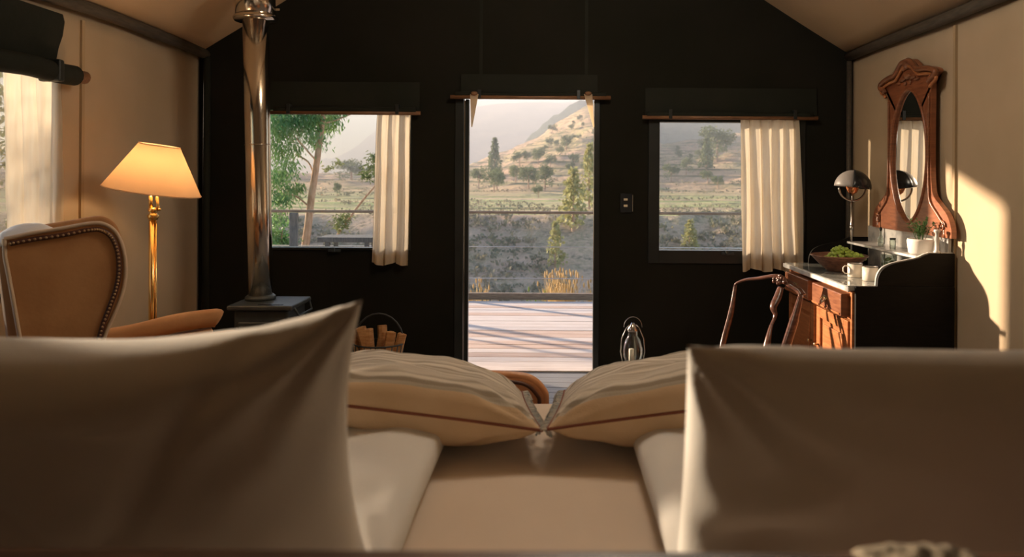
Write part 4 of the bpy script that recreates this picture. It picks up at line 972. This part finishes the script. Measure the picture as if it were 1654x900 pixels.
mpy = [(-600, 200), (300, 262), (480, 262), (535, 255), (570, 236), (605, 212), (645, 190), (700, 178), (765, 174), (850, 168), (950, 166), (1200, 150), (2400, 140)]
def mz(x, y):
    px = VX+x/y*F; zr_ = H+1900*(VY-lerpc(mpy, px))/F; s = (y-1050)/850; z = -60+(zr_+60)*min(1, s) if y < 1900 else zr_-(y-1900)*.3
    return z+fbm(x, y, .004)*14*min(1, s+.2)
strip('mountain', 1050, 2300, 60, -1.2, 1.0, 240, mz, M['mount'], 'pale hazy mountain far beyond the valley')

# haze: a real volume of mist over the valley
hb_ = bx(-1000, 1000, 35, 2400, -70, 205)
hm = bpy.data.materials.new('valley_haze'); hm.use_nodes = True; nt = hm.node_tree; nt.nodes.remove(nt.nodes['Principled BSDF'])
vs_ = nd(nt, 'ShaderNodeVolumeScatter'); vs_.inputs['Color'].default_value = (.82, .88, 1.0, 1); vs_.inputs['Density'].default_value = .0010; vs_.inputs['Anisotropy'].default_value = 0.0
va_ = nd(nt, 'ShaderNodeVolumeAbsorption'); va_.inputs['Color'].default_value = (.05, .08, .15, 1); va_.inputs['Density'].default_value = .0005
ad_ = nd(nt, 'ShaderNodeAddShader'); nt.links.new(vs_.outputs[0], ad_.inputs[0]); nt.links.new(va_.outputs[0], ad_.inputs[1]); nt.links.new(ad_.outputs[0], nt.nodes['Material Output'].inputs['Volume'])
tag(obj('haze', hb_, hm), 'thin pale haze hanging over the valley', None, None, 'structure')

# trees
def crown(bm, rr, n, shape, L, w_):
    for k in range(n):
        c = shape(rr); d = Vector((rr.gauss(0, 1), rr.gauss(0, 1), rr.gauss(0, .7)-.2)).normalized()
        leafquad(bm, c, d, Vector((rr.gauss(0, 1), rr.gauss(0, 1), 1)).normalized(), L*rr.uniform(.6, 1.3), w_*rr.uniform(.7, 1.3))
def make_tree(kind, seed, m, n=420):
    rr = random.Random(seed); bm = NB()
    if kind == 'cone':
        def sh(r):
            z = r.uniform(.08, 1)**1.0; rad = .30*(1-z)**.75+.01; a = r.uniform(0, 6.28); q_ = math.sqrt(r.uniform(.2, 1))*rad*(1+.3*math.sin(a*3+z*14+seed)); return Vector((q_*math.cos(a), q_*math.sin(a), z))
        crown(bm, rr, n, sh, .10, .035)
    else:
        blobs = [(Vector((rr.uniform(-.28, .28), rr.uniform(-.28, .28), rr.uniform(.35, .85))), rr.uniform(.12, .24)) for _ in range(9)]
        def sh(r):
            c, s = r.choice(blobs); d = Vector((r.gauss(0, 1), r.gauss(0, 1), r.gauss(0, .8))).normalized()*s*r.uniform(.5, 1); return c+d
        crown(bm, rr, n, sh, .065, .024)
    me = bpy.data.meshes.new('foliage'); bm.to_mesh(me); bm.free(); me.materials.append(m)
    bm = tube(NB(), [(0, 0, -.05), (.01, 0, .35), (0, 0, .75)], [.03, .022, .006], 6); mt = bpy.data.meshes.new('trunk'); bm.to_mesh(mt); bm.free(); mt.materials.append(M['trunk'])
    return me, mt
protos = {('cone', 0): make_tree('cone', 1, M['pine'], 700), ('cone', 1): make_tree('cone', 2, M['poplar'], 480), ('round', 0): make_tree('round', 3, M['pine'], 1300), ('round', 1): make_tree('round', 4, M['shrub'], 1300), ('cone', 2): make_tree('cone', 5, M['poplar'], 420), ('round', 2): make_tree('round', 6, M['shrub'], 1100)}
def tree(px, Y, h, wd, key, label, group=None, name='tree'):
    x = (px-VX)/F*Y; z = hz_(x, Y); me, mt = protos[key]
    e = bpy.data.objects.new(name, None); COL.objects.link(e); e.location = (x, Y, z); e.scale = (h*wd, h*wd, h); e.rotation_euler = (0, 0, R.uniform(0, 6.28))
    tag(e, label, 'tree' if name == 'tree' else 'shrub', group)
    for nm, m_ in (('foliage', me), ('trunk', mt)):
        o = bpy.data.objects.new(nm, m_); COL.objects.link(o); o.parent = e
        if nm == 'foliage': o['kind'] = 'stuff'
# individually recognisable ones
tree(926, 74, 6.3, .85, ('cone', 1), 'largest yellow green conifer at the right of the doorway view')
tree(952, 90, 8.0, .62, ('cone', 2), 'tall thin yellow green conifer at the right edge of the doorway view')
tree(898, 67, 4.2, .8, ('cone', 2), 'smaller yellow green conifer left of the largest one in the doorway view')
tree(799, 200, 10.5, .7, ('cone', 0), 'tall dark conifer standing alone at left of the doorway view')
tree(803, 150, 5.0, 1.0, ('round', 0), 'dark round tree just below the lone conifer in the doorway view')
tree(863, 150, 3.2, .8, ('round', 0), 'small dark tree in the middle of the doorway view')
tree(1158, 232, 12, 1.1, ('round', 0), 'dark bushy tree on the brow of the hill in the right front window')
tree(1141, 205, 9, .8, ('cone', 0), 'pointed tree left of the bushy one on the hill in the right front window')
tree(1115, 70, 3.4, 1.0, ('cone', 1), 'leafy yellow green sapling at the bottom of the right front window')
tree(568, 230, 8, 1.6, ('round', 0), 'rounded dark clump on the field edge in the left front window')
tree(545, 120, 2.4, .9, ('round', 0), 'small bush on the fields in the left front window', name='shrub')
tree(870, 120, 2.2, 1.2, ('round', 1), 'low rusty bush above the rail in the doorway view', name='shrub')
rr = random.Random(21); placed = []; hill_trees = []
cols_ = {('round', 0): 'dark green', ('round', 1): 'grey green', ('round', 2): 'pale grey green'}
k = tries = 0
while k < 46 and tries < 4000:
    tries += 1
    if k < 28: px, Y, reg = rr.uniform(835, 975), rr.uniform(180, 345), 'the slope in the doorway view'
    elif k < 33: px, Y, reg = rr.uniform(765, 900), rr.uniform(135, 170), 'the fields in the doorway view'
    else: px, Y, reg = rr.uniform(1060, 1210), rr.uniform(150, 345), 'the hillside in the right front window'
    if px < 880 and Y > 270: continue
    h_, w_ = rr.uniform(2.4, 5.5), rr.uniform(.8, 1.15); x = (px-VX)/F*Y; key = ('round', rr.choice((0, 0, 1, 2)))
    if any(math.hypot(x-a, Y-b_) < (c+h_*w_)*.62 for a, b_, c in placed): continue
    placed.append((x, Y, h_*w_)); k += 1
    lab = ('tiny ' if h_ < 3.6 else 'small ')+cols_[key]+' tree '+('high on ' if Y > 265 else 'low on ' if Y < 210 else 'half way up ')+reg
    hill_trees.append([px, Y, h_, w_, key, lab, 'trees on '+reg])
ords = ['leftmost such', 'second such from left', 'third such from left', 'fourth such from left', 'fifth such from left', 'sixth such from left']
for lb in sorted(set(q_[5] for q_ in hill_trees)):
    same = sorted([q_ for q_ in hill_trees if q_[5] == lb], key=lambda q_: q_[0])
    for i, q_ in enumerate(same):
        tree(*q_[:5], lb if len(same) == 1 else lb.replace(' the ', ' ')+', '+ords[min(i, 5)], q_[6])
# scrub on the bank and fields: nobody could count it
bm = NB(); rr = random.Random(17)
for k in range(1300):
    Y = rr.uniform(57, 79); px = rr.uniform(420, 1230); x = (px-VX)/F*Y
    if nz(x*.12, Y*.2, 5) < -.05: continue
    z = hz_(x, Y); s_ = rr.uniform(.25, .75)*(1 if Y < 80 else 1.3)
    for q_ in range(9):
        d = Vector((rr.gauss(0, .5), rr.gauss(0, .4), abs(rr.gauss(.3, .3))))*s_
        leafquad(bm, Vector((x, Y, z))+d, Vector((rr.gauss(0, 1), rr.gauss(0, 1), 1)), Vector((rr.gauss(0, 1), -1, .3)).normalized(), s_*rr.uniform(.5, .9), s_*.22)
for k in range(5200):   # sparse low bushes up the terraces
    Y = 82*(400/82)**rr.uniform(0, 1); px = rr.uniform(425, 1235); x = (px-VX)/F*Y
    if nz(x*.03, Y*.05, 9) < .02: continue
    z = hz_(x, Y); s_ = rr.uniform(.2, .55)*(Y/150)**.5
    for q_ in range(4):
        d = Vector((rr.gauss(0, .45), rr.gauss(0, .3), abs(rr.gauss(.25, .25))))*s_
        leafquad(bm, Vector((x, Y, z))+d, Vector((rr.gauss(0, 1), rr.gauss(0, 1), .4)), Vector((rr.gauss(0, 1), -1, .3)).normalized(), s_*rr.uniform(.6, 1), s_*.35)
tag(obj('scrub', bm, M['scrub']), 'low grey green scrub covering the bank and fields beyond the deck', 'scrub', None, 'stuff')

# near eucalyptus in the left front window
EY = 13.0; pt = [P(488, 470, EY), P(492, 410, EY), P(497, 370, EY), P(503, 320, EY), P(512, 260, EY), P(520, 200, EY), P(530, 120, EY), P(545, 30, EY)]
t = thing('eucalyptus_tree', (pt[0].x, EY, pt[0].z-1.2), 'eucalyptus with a leaning tan trunk beyond the deck at left', 'tree')
pt = [pt[0]+Vector((-.02, 0, -1.2))]+pt
obj('trunk', tube(NB(), smooth_curve(pt, 5), [.085-.045*i/40 for i in range(41)], 12), M['trunk'], t, smooth=True)
brs = [[P(520, 200, EY), P(540, 195, EY+.2), P(560, 187, EY+.3), P(590, 175, EY+.4)], [P(512, 260, EY), P(502, 250, EY-.2), P(480, 225, EY-.3), P(455, 205, EY-.3)], [P(508, 285, EY), P(498, 262, EY+.2), P(478, 250, EY+.3)], [P(500, 335, EY), P(480, 318, EY), P(458, 312, EY+.1)], [P(524, 170, EY), P(490, 150, EY), P(450, 140, EY)]]
for q_ in brs: obj('branch', tube(NB(), smooth_curve(q_, 4), .016, 6), M['trunk'], t, smooth=True)
bm = NB(); rr = random.Random(31)
cl_ = [(455, 205, 26, 1.0), (448, 240, 24, 1), (470, 195, 24, 1), (500, 205, 20, .9), (530, 200, 16, .9), (510, 225, 16, .8), (540, 190, 12, .8), (462, 270, 18, .8), (446, 290, 20, .9), (470, 310, 13, .9), (455, 320, 14, 1), (485, 300, 8, .5), (490, 180, 25, 1), (550, 175, 12, .7), (443, 350, 14, .8), (440, 180, 30, 1), (510, 180, 20, 1), (478, 240, 12, .5), (400, 200, 40, 1), (400, 290, 30, 1)]
for (px, py, s, dn) in cl_:
    c = P(px, py, EY+rr.uniform(-.5, .5)); s = s*EY/F*1.15
    for k in range(int(360*dn*(s/.2)**1.2)):
        d = Vector((rr.gauss(0, .5), rr.gauss(0, .7), rr.gauss(0, .45)))*s
        leafquad(bm, c+d, Vector((rr.gauss(0, .5), rr.gauss(0, .5), -1)), Vector((rr.gauss(0, 1), rr.gauss(0, 1), 0)).normalized(), rr.uniform(.06, .11), rr.uniform(.009, .016))
tag(obj('foliage', bm, M['euc'], t), 'hanging slender grey green leaves', None, None, 'stuff')
# second tree: thin diagonal stem and sprays at right of that window
EY2 = 16.0
t = thing('sapling', (P(548, 420, EY2).x, EY2, P(548, 480, EY2).z-1.5), 'thin slanting sapling behind the bench at left', 'tree')
obj('trunk', tube(NB(), smooth_curve([P(540, 480, EY2)+Vector((0, 0, -1.3)), P(542, 400, EY2), P(560, 360, EY2), P(585, 325, EY2), P(606, 300, EY2), P(628, 270, EY2)], 5), [.035-.02*i/26 for i in range(26)], 8), M['trunk'], t, smooth=True)
bm = NB()
for (px, py, s) in ((600, 270, 12), (606, 255, 9), (592, 283, 8), (615, 285, 12), (548, 355, 11), (560, 350, 8), (552, 365, 9), (530, 270, 6), (545, 262, 5)):
    c = P(px, py, EY2+rr.uniform(-.3, .3)); s = s*EY2/F
    for k in range(130 if py > 275 or px > 580 else 40):
        leafquad(bm, c+Vector((rr.gauss(0, .55), rr.gauss(0, .7), rr.gauss(0, .5)))*s, Vector((rr.gauss(0, 1), rr.gauss(0, 1), -.6)), Vector((rr.gauss(0, 1), rr.gauss(0, 1), 0.2)).normalized(), rr.uniform(.07, .12), rr.uniform(.012, .02))
tag(obj('foliage', bm, M['shrub'], t), 'small yellow green leaf sprays', None, None, 'stuff')
# dense bush left beyond the post, and one outside the left wall window
def bush(name, c, rad, n, m, label, L=.09, sd=1):
    rr = random.Random(sd); e = thing(name, (c[0], c[1], c[2]-rad[2]*1.2), label, 'shrub'); bm = NB(); tb = NB()
    for k in range(9):
        a = rr.uniform(0, 6.28); tube(tb, [(c[0], c[1], c[2]-rad[2]*1.2), (c[0]+rad[0]*.5*math.cos(a), c[1]+rad[1]*.5*math.sin(a), c[2]+rad[2]*rr.uniform(0, .6))], [.025, .008], 5)
    obj('stems', tb, M['trunk'], e)
    for k in range(n):
        d = Vector((rr.gauss(0, 1), rr.gauss(0, 1), rr.gauss(0, 1))).normalized()*rr.uniform(.4, 1); lump = 1+.25*math.sin(d.x*7)+.2*math.sin(d.z*9)
        leafquad(bm, Vector(c)+Vector((d.x*rad[0], d.y*rad[1], d.z*rad[2]))*lump, Vector((rr.gauss(0, 1), rr.gauss(0, 1), rr.gauss(0, 1))), Vector((rr.gauss(0, 1), 0, 1)).normalized(), L*rr.uniform(.6, 1.3), L*.22)
    tag(obj('foliage', bm, m, e), 'dense small leaves', None, None, 'stuff')
c = P(452, 395, 11); bush('shrub', (c.x-.15, 11, c.z-.2), (.45, .5, .75), 2600, M['euc'], 'dense green shrub left of the grey deck post', sd=2)
bush('shrub', (-7.3, 7.2, 1.7), (1.5, 2.6, 2.3), 9000, M['shrub'], 'leafy grey green shrub outside the left wall window', .12, 5)
# low grass ground around the tent
strip_bm = bx(-60, 60, -20, 9.2, -1.15, -.9)
tag(obj('garden_ground', strip_bm, M['ground']), 'rough ground under and around the tent', None, None, 'structure')
# grass tufts at the deck edge
def tuft(px, w_, py, n, m, label, sd, group=None):
    rr = random.Random(sd); c = P(px, 487, 9.0); zb = -.95; bm = NB(); ht = P(px, py, 9.0).z-zb
    for k in range(n):
        b0 = Vector((c.x+rr.gauss(0, .35)*w_, 9.0+rr.gauss(0, .12), zb)); hh_ = ht*rr.uniform(.55, 1.0); ln = Vector((rr.gauss(0, .10), rr.gauss(0, .1), 0))*hh_
        pts_ = [b0, b0+ln*.35+Vector((0, 0, hh_*.6)), b0+ln+Vector((0, 0, hh_))]; ww = Vector((.006, .002, 0))
        v0 = [bm.verts.new(p) for p in (pts_[0]-ww, pts_[0]+ww, pts_[1]+ww, pts_[1]-ww)]; tip = bm.verts.new(pts_[2])
        bm.faces.new(v0); bm.faces.new((v0[3], v0[2], tip))
        if rr.random() < .3: ball(bm, pts_[2], .012, 5, 4, (1, 1, 3))
    tag(obj('grass_tuft', bm, m), label, 'grass', group)
tuft(773, .11, 452, 110, M['drygrass'], 'golden dry grass tuft at the left of the deck edge', 1)
tuft(908, .19, 436, 330, M['drygrass'], 'large golden dry grass tuft at the right of the deck edge', 2)
tuft(957, .07, 450, 80, M['drygrass'], 'golden dry grass tuft at the far right beside the largest tuft', 4)
tuft(869, .08, 468, 70, M['greengrass'], 'short fresh green grass tuft at the deck edge', 3)
